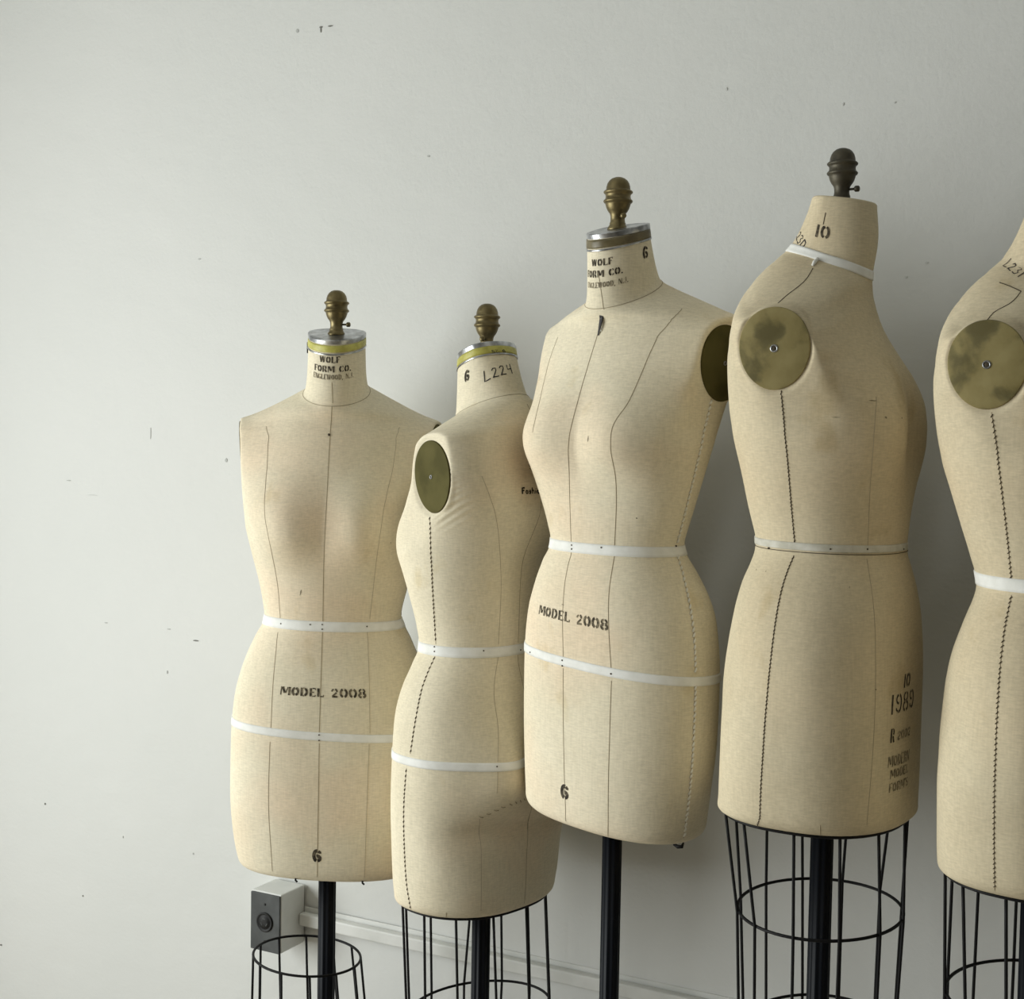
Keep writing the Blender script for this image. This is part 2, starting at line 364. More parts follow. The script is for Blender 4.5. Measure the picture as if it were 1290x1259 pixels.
def make_form(px, Y, pyw, Yw, app, up, dn, SL, SR, shear=(0, 0, 0), neck_tan=(.36, .29), neck_fwd=0.0, style=6, size=1.0, bust=.024, butt=.016, plate_c=.272, pucker=0, kneck=1.0, base_label=None, topL=.225, topR=.225, sh_back=.034, drop=.008, lean=0.0, plane=.1545, nb=.008, ps=1.0):
    f = Form(); f.style = style
    wpt = unproj(px, pyw, Y); X = wpt[0]; zw = unproj(px, pyw, Yw)[2]
    a = math.atan2(X, Y); rz = -a + RAD(app)
    f.base = np.array([X, Y, 0.]); f.rz = rz; f.zw = zw
    cr, sr = math.cos(rz), math.sin(rz); f.R = np.array([[cr, -sr, 0], [sr, cr, 0], [0, 0, 1]])
    f.perp = np.array([math.cos(a), -math.sin(a), 0])
    th = np.linspace(0, 2 * math.pi, NC, endpoint=False)
    S = rows[:, None] * np.ones(NC)[None]; TH_ = np.ones(len(rows))[:, None] * th[None]
    Wd, Fr, Bk, En = [pch(rows, T[:, 0], T[:, k])[:, None] for k in (1, 2, 3, 4)]
    sz = np.where(rows < .30, size, np.interp(rows, [.30, .38], [size, kneck]))[:, None]
    sn, cs = np.sin(TH_), np.cos(TH_)
    x = Wd * sz * np.sign(sn) * abs(sn) ** (2 / En)
    fwd = neck_fwd * np.clip((rows - .33) / .14, 0, 1)[:, None]
    y = np.where(cs > 0, -Fr * sz * abs(cs) ** (2 / En), Bk * sz * abs(cs) ** (2 / En)) - fwd
    def sstep(v, a_, b_):
        t_ = np.clip((v - a_) / (b_ - a_), 0, 1); return t_ * t_ * (3 - 2 * t_)
    shw = (sstep(rows, .16, .27) * (1 - .9 * sstep(rows, .335, .388)))[:, None] * (.35 + .65 * sstep(abs(x), .0, .15))
    y = y + sh_back * shw
    # bust and seat fullness
    def bump(cx, c0, sx, su, sd, front):
        ss = np.where(S > c0, su, sd); g = np.exp(-((abs(x) - cx) / sx) ** 2 - ((S - c0) / ss) ** 2)
        side = np.clip(cs * (1 if front else -1) * 1.6, 0, 1) ** .8
        return g * side
    y = y - bust * bump(.070 * size, .147, .060, .088, .044, True)
    y = y + butt * bump(.066 * size, -.190, .05, .07, .05, False)
    if butt > .014: y = y - .011 * np.exp(-((S + .266) / .018) ** 2) * np.exp(-((abs(x) - .055) / .07) ** 2) * np.clip(-cs * 1.5, 0, 1)
    # soft hollow between the shoulder blades / collar dip
    z = np.where(S > 0, S * up, S * dn)
    tn = np.interp(rows, [.24, .345, .386, .475], [0, neck_tan[0] * .50, neck_tan[0], neck_tan[1]])[:, None]
    z = z - nb * np.exp(-((rows - .384) / .034) ** 2)[:, None]
    z = z + y * tn - drop * sstep(abs(x), .045, .150) * sstep(rows, .22, .33)[:, None]
    P = np.stack([x, y, z], -1)
    # arm-plate planes
    f.plates = []
    for sd in (-1, 1):
        psi, tl = RAD(9), RAD(4)
        n = np.array([sd * math.cos(psi) * math.cos(tl), -math.sin(psi) * math.cos(tl), -math.sin(tl)])
        c = np.array([sd * plane * size, .002 + sh_back, plate_c * up])
        d = (P - c) @ n - .0018; kk = .0022
        wgt = np.clip((rows - .150) / .025, 0, 1)[:, None] * np.clip((.40 - rows) / .02, 0, 1)[:, None]
        ov = np.where(d > -.03, kk * np.log1p(np.exp(np.clip(d / kk, -30, 30))), 0) * wgt
        P = P - ov[..., None] * n
        f.plates.append((c, n))
    P[..., 0] += lean * sstep(rows, .05, .33)[:, None]
    P[..., 2] += zw
    # fit the side outline of each height to this particular (worn, padded) body
    G = P @ f.R.T + f.base
    e0 = (G - f.base) @ f.perp
    kL = np.ones(len(rows)); kR = np.ones(len(rows))
    idx = np.arange(len(rows))
    def apply(kL, kR):
        t = np.clip(e0 / .06 * .5 + .5, 0, 1); t = t * t * (3 - 2 * t)
        kk = kL[:, None] * (1 - t) + kR[:, None] * t
        e1 = e0 * kk
        g = G + (e1 - e0)[..., None] * f.perp
        shv = np.interp(rows, [-.4, -.17, 0, .15], [shear[2], shear[1], shear[0], 0])[:, None]
        g[..., 2] += shv * e1
        return g
    for it in range(5):
        g = apply(kL, kR); q = project(g)
        for kk, tab, fn, tp in ((kL, SL, np.argmin, topL), (kR, SR, np.argmax, topR)):
            if not tab: continue
            fit = (rows < tp) & (rows > -.4)
            ty = np.array([t[0] for t in tab], float); tx = np.array([t[1] for t in tab], float)
            j = fn(q[..., 0], axis=1); qx = q[idx, j, 0]; qy = q[idx, j, 1]
            ax = project(np.stack([np.full(len(rows), f.base[0]), np.full(len(rows), f.base[1]), g[idx, j, 2]], -1))[:, 0]
            want = pch(qy, ty, tx); ratio = (want - ax) / (qx - ax)
            ok = fit & (qy >= ty[0] - 2) & (qy <= ty[-1] + 2)
            kk[ok] *= ratio[ok]
            kk[:] = np.clip(kk, .75, 1.3)
            good = np.where(ok)[0]
            kk[fit] = np.interp(idx[fit], good, kk[good])
            # fade to the free shoulder / neck
            top = good.max(); fade = np.clip(1 - (rows - rows[top]) / (.07 if tp < .3 else .05), 0, 1)
            above = idx > top; kk[above] = 1 + (kk[top] - 1) * fade[above]
            kk[~fit & (rows < 0)] = kk[good.min()]
            ks = np.convolve(np.pad(kk, 4, 'edge'), np.ones(9) / 9, 'valid'); kk[:] = ks
    g = apply(kL, kR)
    f.kL, f.kR = kL, kR
    # seat each arm plate flush in the cloth
    loc = (g - f.base) @ f.R; f.plates2 = []
    for (c_, n_) in f.plates:
        e = float((f.R @ (c_ * np.array([1, 1, 0]))) @ f.perp); ir = int(np.argmin(abs(rows - plate_c)))
        t = min(max(e / .06 * .5 + .5, 0), 1); t = t * t * (3 - 2 * t); kk = kL[ir] * (1 - t) + kR[ir] * t
        cc = c_ + np.array([lean, 0, zw]) + f.R.T @ (f.perp * (e * kk - e))
        u = np.cross(Z, n_); u /= np.linalg.norm(u); v = np.cross(n_, u)
        q = loc - cc; d = q @ n_; rr = np.hypot((q @ u) / (.0487 * ps), (q @ v) / (.0568 * ps))
        wgt = (1 - sstep(rr, 1.01, 1.12 if style == 10 else 1.12)) * (1 - sstep(abs(d), .018, .040))
        loc = loc - (d * wgt)[..., None] * n_
        if pucker * c_[0] > 0:
            qy, qz = q[..., 1], q[..., 2]
            wv = np.sin((qz - qy * .55) * 2 * math.pi / .0088 + 1.5 * np.sin(qz * 60))
            win = np.clip((rr - 1.0) / .06, 0, 1) * np.clip((1.62 - rr) / .5, 0, 1) * np.clip((qy + .005) / .02, 0, 1) * np.clip((.022 - qz) / .015, 0, 1) * (loc[..., 0] * pucker > 0)
            radv = loc * np.array([1, 1, 0]); radv /= np.linalg.norm(radv, axis=-1, keepdims=True)
            loc = loc + radv * (wv * win * .0014)[..., None]
        f.plates2.append((cc, n_, u, v))
    g = loc @ f.R.T + f.base; f.ps = ps
    f.G = g
    f.L = (g - f.base) @ f.R          # local coordinates
    L = f.L
    dj = np.roll(L, -1, 1) - np.roll(L, 1, 1); di = np.gradient(L, axis=0)
    nn = np.cross(dj, di); nn /= np.linalg.norm(nn, axis=-1, keepdims=True) + 1e-12; f.Nn = nn
    f.Q = project(g)
    view = (g - Cp); wn2 = nn @ f.R.T; f.face = (wn2 * view).sum(-1) < 0
    return f

def samp(A, i, j):
    n = A.shape[0]; i = min(max(i, 0), n - 1.001); i0 = int(i); fi = i - i0; j0 = int(math.floor(j)); fj = j - j0; j0 %= NC; j1 = (j0 + 1) % NC
    return (A[i0, j0] * (1 - fi) * (1 - fj) + A[i0 + 1, j0] * fi * (1 - fj) + A[i0, j1] * (1 - fi) * fj + A[i0 + 1, j1] * fi * fj)

def locate(f, px, py):
    d = np.hypot(f.Q[..., 0] - px, f.Q[..., 1] - py); d = np.where(f.face, d, 1e9)
    i, j = np.unravel_index(np.argmin(d), d.shape); i, j = float(i), float(j)
    for _ in range(3):
        q = samp(f.Q, i, j); qi = samp(f.Q, i + .5, j) - samp(f.Q, i - .5, j); qj = samp(f.Q, i, j + .5) - samp(f.Q, i, j - .5)
        J = np.array([qi, qj]).T
        if abs(np.linalg.det(J)) < .05: break
        st = np.linalg.solve(J, np.array([px, py]) - q); st = np.clip(st, -1, 1); i += st[0]; j += st[1]
    return i, j

def off(f, i, j, h):
    n = samp(f.Nn, i, j); return samp(f.L, i, j) + n / np.linalg.norm(n) * h

def path_px(f, pts, step=4.0):
    """pixel control points -> smooth chain of (i, j) on the body"""
    pts = np.array(pts, float)
    t = np.concatenate([[0], np.cumsum(np.hypot(*np.diff(pts, axis=0).T))]); n = max(int(t[-1] / 7) + 1, 4); tt = np.linspace(0, t[-1], n)
    if len(pts) > 2:
        def cr(v):
            m = np.gradient(v, t); k = np.clip(np.searchsorted(t, tt) - 1, 0, len(t) - 2); h = t[k + 1] - t[k]; u = (tt - t[k]) / h
            return (2 * u**3 - 3 * u**2 + 1) * v[k] + (u**3 - 2 * u**2 + u) * h * m[k] + (-2 * u**3 + 3 * u**2) * v[k + 1] + (u**3 - u**2) * h * m[k + 1]
        X_, Y_ = cr(pts[:, 0]), cr(pts[:, 1])
    else: X_, Y_ = np.interp(tt, t, pts[:, 0]), np.interp(tt, t, pts[:, 1])
    ij = [locate(f, a_, b_) for a_, b_ in zip(X_, Y_)]
    out = [ij[0]]
    for a in ij[1:]:
        j = a[1]
        while j - out[-1][1] > NC / 2: j -= NC
        while j - out[-1][1] < -NC / 2: j += NC
        out.append((a[0], j))
    A = np.array(out)
    if len(A) > 4:
        for _ in range(2): A[1:-1] = .25 * A[:-2] + .5 * A[1:-1] + .25 * A[2:]
    res = []
    for k in range(len(A) - 1):
        for q in range(2): res.append(tuple(A[k] * (1 - q / 2) + A[k + 1] * q / 2))
    res.append(tuple(A[-1])); return res

def refine(ij, step=4.0):
    ii = np.array([a[0] for a in ij]); jj = np.array([a[1] for a in ij])
    t = np.concatenate([[0], np.cumsum(np.hypot(np.diff(ii), np.diff(jj)) + 1e-6)])
    n = max(int(t[-1] / step * 1.3), 4); tt = np.linspace(0, t[-1], n)
    # catmull-like smoothing
    def cr(v):
        m = np.gradient(v, t); k = np.clip(np.searchsorted(t, tt) - 1, 0, len(t) - 2); h = t[k + 1] - t[k]; u = (tt - t[k]) / h
        return (2 * u**3 - 3 * u**2 + 1) * v[k] + (u**3 - 2 * u**2 + u) * h * m[k] + (-2 * u**3 + 3 * u**2) * v[k + 1] + (u**3 - u**2) * h * m[k + 1]
    return list(zip(cr(ii), cr(jj)))

def ribbon(f, ij, width, h, mat_, name, parent):
    P = [off(f, i, j, h) for i, j in ij]; P0 = [off(f, i, j, -.0004) for i, j in ij]; n = len(P); V = []
    for k in range(n):
        t = P[min(k + 1, n - 1)] - P[max(k - 1, 0)]; t /= np.linalg.norm(t) + 1e-12
        s = np.cross(t, samp(f.Nn, *ij[k])); s /= np.linalg.norm(s) + 1e-12
        V += [P0[k] - s * width * .5, P[k] - s * width * .28, P[k] + s * width * .28, P0[k] + s * width * .5]
    Fc = [(4 * k + c, 4 * k + c + 1, 4 * k + c + 5, 4 * k + c + 4) for k in range(n - 1) for c in range(3)]
    return obj(name, V, Fc, mat_, parent)

def stitches(f, ij, mat_, name, parent, pitch=.0062, ln=.0048, wd=.0011, slant=.35, jit=.3):
    P = np.array([samp(f.L, i, j) for i, j in ij]); d = np.concatenate([[0], np.cumsum(np.linalg.norm(np.diff(P, axis=0), axis=1))])
    mb = MB(); s = .002
    while s < d[-1] - ln:
        k = np.interp(s, d, np.arange(len(d))); k2 = np.interp(s + ln, d, np.arange(len(d)))
        def at(q):
            q0 = int(min(q, len(ij) - 1.001)); u = q - q0; a, b_ = ij[q0], ij[q0 + 1]; return (a[0] * (1 - u) + b_[0] * u, a[1] * (1 - u) + b_[1] * u)
        A, B = at(k), at(k2); pa, pb = off(f, *A, .0007), off(f, *B, .0007); n = samp(f.Nn, *A); t = pb - pa; t /= np.linalg.norm(t) + 1e-9; sd = np.cross(t, n)
        o = sd * slant * ln * .5 * (1 + random.uniform(-jit, jit)); pa = pa - o; pb = pb + o
        mid = (pa + pb) / 2 + n * .0006
        mb.tube([pa - n * .0005, mid, pb - n * .0005], [wd * .5, wd * .6, wd * .5], 5)
        s += pitch * (1 + random.uniform(-.12, .12))
    o = mb.build(name, mat_, parent); o['kind'] = 'stuff'; return o

def band(f, icen, half, h, mat_, name, parent, wob=0.0):
    """a tape stitched right round the body at row icen"""
    V = []; n = NC
    Ls = f.L[:, 0]; 
    step = abs(samp(f.L, icen + 1, 0)[2] - samp(f.L, icen, 0)[2]) + 1e-9
    for j in range(n):
        ic = icen + wob * math.sin(j * 2 * math.pi / n * 3 + 1) / step
        mi = np.linalg.norm(samp(f.L, ic + 1, j) - samp(f.L, ic - 1, j)) / 2
        di = half / mi
        a, b_ = ic - di, ic + di
        V += [off(f, a, j, -.0005), off(f, a, j, h), off(f, (a * 3 + b_) / 4, j, h * 1.15), off(f, (a + 3 * b_) / 4, j, h * 1.15), off(f, b_, j, h), off(f, b_, j, -.0005)]
    Fc = [(6 * j + c, 6 * ((j + 1) % n) + c, 6 * ((j + 1) % n) + c + 1, 6 * j + c + 1) for j in range(n) for c in range(5)]
    return obj(name, V, Fc, mat_, parent)

# ------------------------------------------------------------------ lettering: strokes laid on the cloth
def arc(cx, cy, rx, ry, a0, a1, n=7):
    return [(cx + rx * math.cos(RAD(a0 + (a1 - a0) * k / n)), cy + ry * math.sin(RAD(a0 + (a1 - a0) * k / n))) for k in range(n + 1)]
TK, TN = .20, .09
# glyph: (advance width, [(stroke width, points)...])  stencil cut letters, thick uprights, thin joins with gaps
G = {
 'M': (.95, [(TN, [(.08, .02), (.08, .98)]), (TK, [(.20, .95), (.42, .25)]), (TN, [(.50, .25), (.64, .95)]), (TK, [(.80, .02), (.80, .98)])]),
 'O': (.74, [(TK, arc(.34, .5, .22, .40, 100, 260)), (TK, arc(.36, .5, .22, .40, -80, 80))]),
 'D': (.76, [(TK, [(.15, .02), (.15, .98)]), (TN, [(.27, .95), (.38, .95)]), (TK, arc(.34, .5, .25, .40, -75, 75)), (TN, [(.27, .05), (.38, .05)])]),
 'E': (.66, [(TK, [(.15, .02), (.15, .98)]), (TN, [(.29, .95), (.55, .95), (.55, .78)]), (TN, [(.29, .5), (.44, .5)]), (TN, [(.29, .05), (.55, .05), (.55, .22)])]),
 'L': (.66, [(TK, [(.16, .02), (.16, .98)]), (TN, [(.30, .05), (.56, .05), (.56, .25)])]),
 'W': (1.0, [(TK, [(.12, .98), (.28, .05)]), (TN, [(.34, .10), (.44, .9)]), (TK, [(.52, .98), (.66, .05)]), (TN, [(.72, .10), (.84, .95)])]),
 'F': (.62, [(TK, [(.15, .02), (.15, .98)]), (TN, [(.29, .95), (.54, .95), (.54, .78)]), (TN, [(.29, .52), (.44, .52)])]),
 'R': (.76, [(TK, [(.15, .02), (.15, .98)]), (TN, [(.28, .95), (.40, .95)]), (TK * .9, arc(.38, .74, .16, .18, -70, 70, 5)), (TK, [(.42, .46), (.58, .02)])]),
 'C': (.70, [(TK, arc(.36, .5, .24, .40, 105, 255)), (TN, [(.42, .92), (.56, .88), (.56, .70)]), (TN, [(.42, .08), (.56, .12), (.56, .30)])]),
 'N': (.82, [(TN, [(.10, .02), (.10, .98)]), (TK, [(.20, .95), (.56, .05)]), (TN, [(.68, .02), (.68, .98)])]),
 'G': (.76, [(TK, arc(.36, .5, .24, .40, 105, 255)), (TN, [(.42, .92), (.58, .86), (.58, .72)]), (TK * .8, [(.58, .06), (.58, .42)]), (TN, [(.42, .06), (.50, .06)])]),
 'S': (.62, [(TK * .8, arc(.30, .72, .18, .20, 110, 260, 6)), (TK * .8, arc(.32, .28, .18, .20, -80, 70, 6)), (TN, [(.36, .93), (.50, .86)]), (TN, [(.12, .14), (.26, .07)]), (TK * .7, [(.24, .56), (.40, .44)])]),
 'J': (.56, [(TK, [(.36, .98), (.36, .22)]), (TN, [(.30, .07), (.12, .07), (.08, .24)])]),
 'P': (.70, [(TK, [(.15, .02), (.15, .98)]), (TN, [(.28, .95), (.38, .95)]), (TK, arc(.36, .72, .18, .20, -75, 75, 6))]),
 'T': (.66, [(TK, [(.32, .02), (.32, .90)]), (TN, [(.04, .78), (.04, .95), (.22, .95)]), (TN, [(.42, .95), (.60, .95), (.60, .78)])]),
 '.': (.34, [(.18, [(.14, .0), (.14, .17)])]),
 ',': (.34, [(.16, [(.16, .12), (.10, -.14)])]),
 "'": (.26, [(.12, [(.12, 1.0), (.10, .76)])]),
 ' ': (.5, []),
 '0': (.76, [(.20, arc(.33, .5, .21, .42, 98, 262, 9)), (.20, arc(.40, .5, .21, .42, -82, 82, 9))]),
 '1': (.44, [(TK, [(.22, .0), (.22, 1.0)])]),
 '2': (.72, [(TK * .8, arc(.34, .72, .19, .22, -20, 75, 6)), (TN * 1.3, [(.26, .93), (.12, .80), (.14, .66)]), (TK * .7, [(.50, .56), (.16, .14)]), (TK * .8, [(.12, .08), (.58, .08)])]),
 '3': (.66, [(TK * .8, arc(.30, .73, .19, .19, -70, 100, 6)), (TK * .8, arc(.30, .27, .21, .21, -100, 70, 6))]),
 '4': (.72, [(TK * .8, [(.48, .0), (.48, 1.0)]), (TN, [(.40, .95), (.08, .36), (.38, .36)])]),
 '6': (.76, [(.20, arc(.35, .5, .22, .43, 75, 262, 11)), (.18, arc(.40, .28, .19, .21, -82, 110, 9)), (.16, [(.46, .90), (.58, .80), (.58, .70)])]),
 '8': (.76, [(.15, arc(.34, .74, .19, .20, 96, 262, 8)), (.15, arc(.39, .74, .19, .20, -82, 82, 8)), (.19, arc(.33, .26, .22, .22, 98, 262, 8)), (.19, arc(.40, .26, .22, .22, -82, 82, 8))]),
 '9': (.76, [(.19, arc(.39, .5, .22, .43, -105, 80, 11)), (.16, arc(.34, .71, .19, .21, 96, 280, 9)), (.15, [(.28, .10), (.16, .18), (.16, .28)])]),
}
# handwriting with a marker
HW = {
 'L': (.75, [(.11, [(.14, 1.05), (.12, .5), (.10, .03), (.35, .06), (.62, .12)])]),
 '2': (.72, [(.11, [(.06, .80), (.20, .97), (.42, .92), (.44, .70), (.28, .40), (.08, .08), (.22, .05), (.16, .18), (.36, .10), (.60, .08)])]),
 '4': (.75, [(.11, [(.14, .95), (.12, .50), (.55, .50)]), (.11, [(.52, .98), (.50, .0)])]),
 '3': (.70, [(.11, [(.06, .92), (.34, .98), (.50, .82), (.28, .58), (.52, .34), (.36, .04), (.06, .12)])]),
 '0': (.70, [(.11, [(.16, .95), (.12, .10), (.40, .12), (.58, .42), (.50, .75), (.16, .92)])]),
 '1': (.40, [(.11, [(.22, .98), (.16, .0)])]),
 'a': (.5, [(.12, arc(.22, .28, .15, .22, 20, 340, 8)), (.12, [(.38, .5), (.38, .02)])]),
 's': (.44, [(.12, [(.36, .46), (.16, .52), (.08, .38), (.34, .20), (.26, .04), (.06, .08)])]),
 'h': (.5, [(.12, [(.08, 1), (.08, 0)]), (.12, [(.08, .4), (.26, .54), (.36, .4), (.36, 0)])]),
 'i': (.22, [(.12, [(.08, .52), (.08, 0)]), (.12, [(.08, .7), (.08, .8)])]),
 'o': (.5, [(.12, arc(.22, .27, .16, .23, 0, 360, 9))]),
 'n': (.5, [(.12, [(.08, .52), (.08, 0)]), (.12, [(.08, .4), (.26, .54), (.36, .4), (.36, 0)])]),
 'F': (.55, [(.16, [(.10, 0), (.10, 1)]), (.13, [(.10, .95), (.48, .95)]), (.13, [(.10, .54), (.40, .54)])]),
 ' ': (.4, []), 'S': (.6, G['S'][1]), 'Z': (.6, [(.13, [(.08, .95), (.5, .95), (.08, .05), (.52, .05)])]), '.': G['.'], '6': G['6'],
 'P': (.6, [(.16, [(.10, 0), (.10, 1)]), (.13, [(.10, .95), (.40, .92), (.46, .74), (.38, .56), (.10, .52)])]),
 'R': (.6, [(.16, [(.10, 0), (.10, 1)]), (.13, [(.10, .95), (.40, .92), (.46, .74), (.38, .56), (.10, .52)]), (.13, [(.28, .52), (.48, .0)])]),
 'O': (.66, [(.14, arc(.32, .5, .22, .46, 0, 360, 12))]),
 'E': (.55, [(.16, [(.10, 0), (.10, 1)]), (.13, [(.10, .95), (.48, .95)]), (.13, [(.10, .52), (.40, .52)]), (.13, [(.10, .05), (.48, .05)])]),
 'T': (.55, [(.15, [(.26, 0), (.26, .95)]), (.13, [(.02, .95), (.5, .95)])]),
 'Y': (.55, [(.15, [(.26, 0), (.26, .5), (.04, 1)]), (.14, [(.26, .5), (.48, 1)])]),
}
def text_strokes(txt, width, height, font=G):
    tot = sum(font[c][0] for c in txt); sx = width / tot; x = -width / 2; out = []
    for c in txt:
        adv, st = font[c]
        for wd, pts in st: out.append(([(x + p[0] * sx, (p[1] - .5) * height) for p in pts], wd * sx, wd * height))
        x += adv * sx
    return out

def walk(f, i0, j0, dx, dy):
    """move dx metres round and dy metres up the cloth from (i0, j0)"""
    i, j = i0, j0; n = max(1, int(abs(dx) / .004) + 1)
    for _ in range(n):
        mj = np.linalg.norm(samp(f.L, i, j + 1) - samp(f.L, i, j - 1)) / 2; j += dx / n / mj
    n = max(1, int(abs(dy) / .004) + 1)
    for _ in range(n):
        mi = np.linalg.norm(samp(f.L, min(i + 1, len(rows) - 2), j) - samp(f.L, i - 1, j)) / (min(i + 1, len(rows) - 2) - i + 1); i += dy / n / max(mi, 1e-5)
    return i, j

def lettering(f, txt, i0, j0, width, height, mat_, parent, name='stencil_lettering', font=G, slope=0.0, ital=0.0, rot=0.0, h=.0005, pen=1.0):
    mb = MB(); cr, sr = math.cos(rot), math.sin(rot)
    for pts, wx, wy in text_strokes(txt, width, height, font):
        wdt = (wx + wy) / 2 * pen if font is not G else wx * pen
        pts = [np.array((p[0] + ital * p[1], p[1] + slope * p[0])) for p in pts]
        n = len(pts); ring = []
        for k in range(n):
            t = pts[min(k + 1, n - 1)] - pts[max(k - 1, 0)]; t = t / (np.linalg.norm(t) + 1e-9); s = np.array((-t[1], t[0])) * wdt / 2
            ring.append((pts[k] - s, pts[k] + s))
        V = []
        for a, b_ in ring:
            for p in (a, b_):
                q = np.array((cr * p[0] - sr * p[1], sr * p[0] + cr * p[1]))
                ij = walk(f, i0, j0, q[0], q[1]); V.append(off(f, *ij, h))
        mb.add(V, [(2 * k, 2 * k + 2, 2 * k + 3, 2 * k + 1) for k in range(n - 1)])
    return obj(name, mb.V, mb.F, mat_, parent, False)

def lettering_px(f, txt, px, py, *a, **k):
    i, j = locate(f, px, py); return lettering(f, txt, i, j, *a, **k)

# ------------------------------------------------------------------ parts of a form
FIN = [(.0002, .0745), (.005, .0742), (.0095, .0725), (.0130, .0695), (.0155, .0655), (.0168, .061), (.0172, .0572), (.0178, .0560), (.0196, .0553), (.0207, .0540), (.0207, .0528), (.0196, .0514), (.0184, .0506), (.0178, .0490), (.0177, .0465), (.0184, .0436), (.0197, .0426), (.0207, .0413), (.0207, .0400), (.0196, .0386), (.0180, .0376), (.0175, .0350), (.0162, .0310), (.0142, .0272), (.0115, .0236), (.0103, .0200), (.0101, .0150), (.0106, .0115), (.0115, .0100), (.0112, .0085), (.0125, .0060), (.0145, .0030), (.0147, .0005), (.0145, 0)]

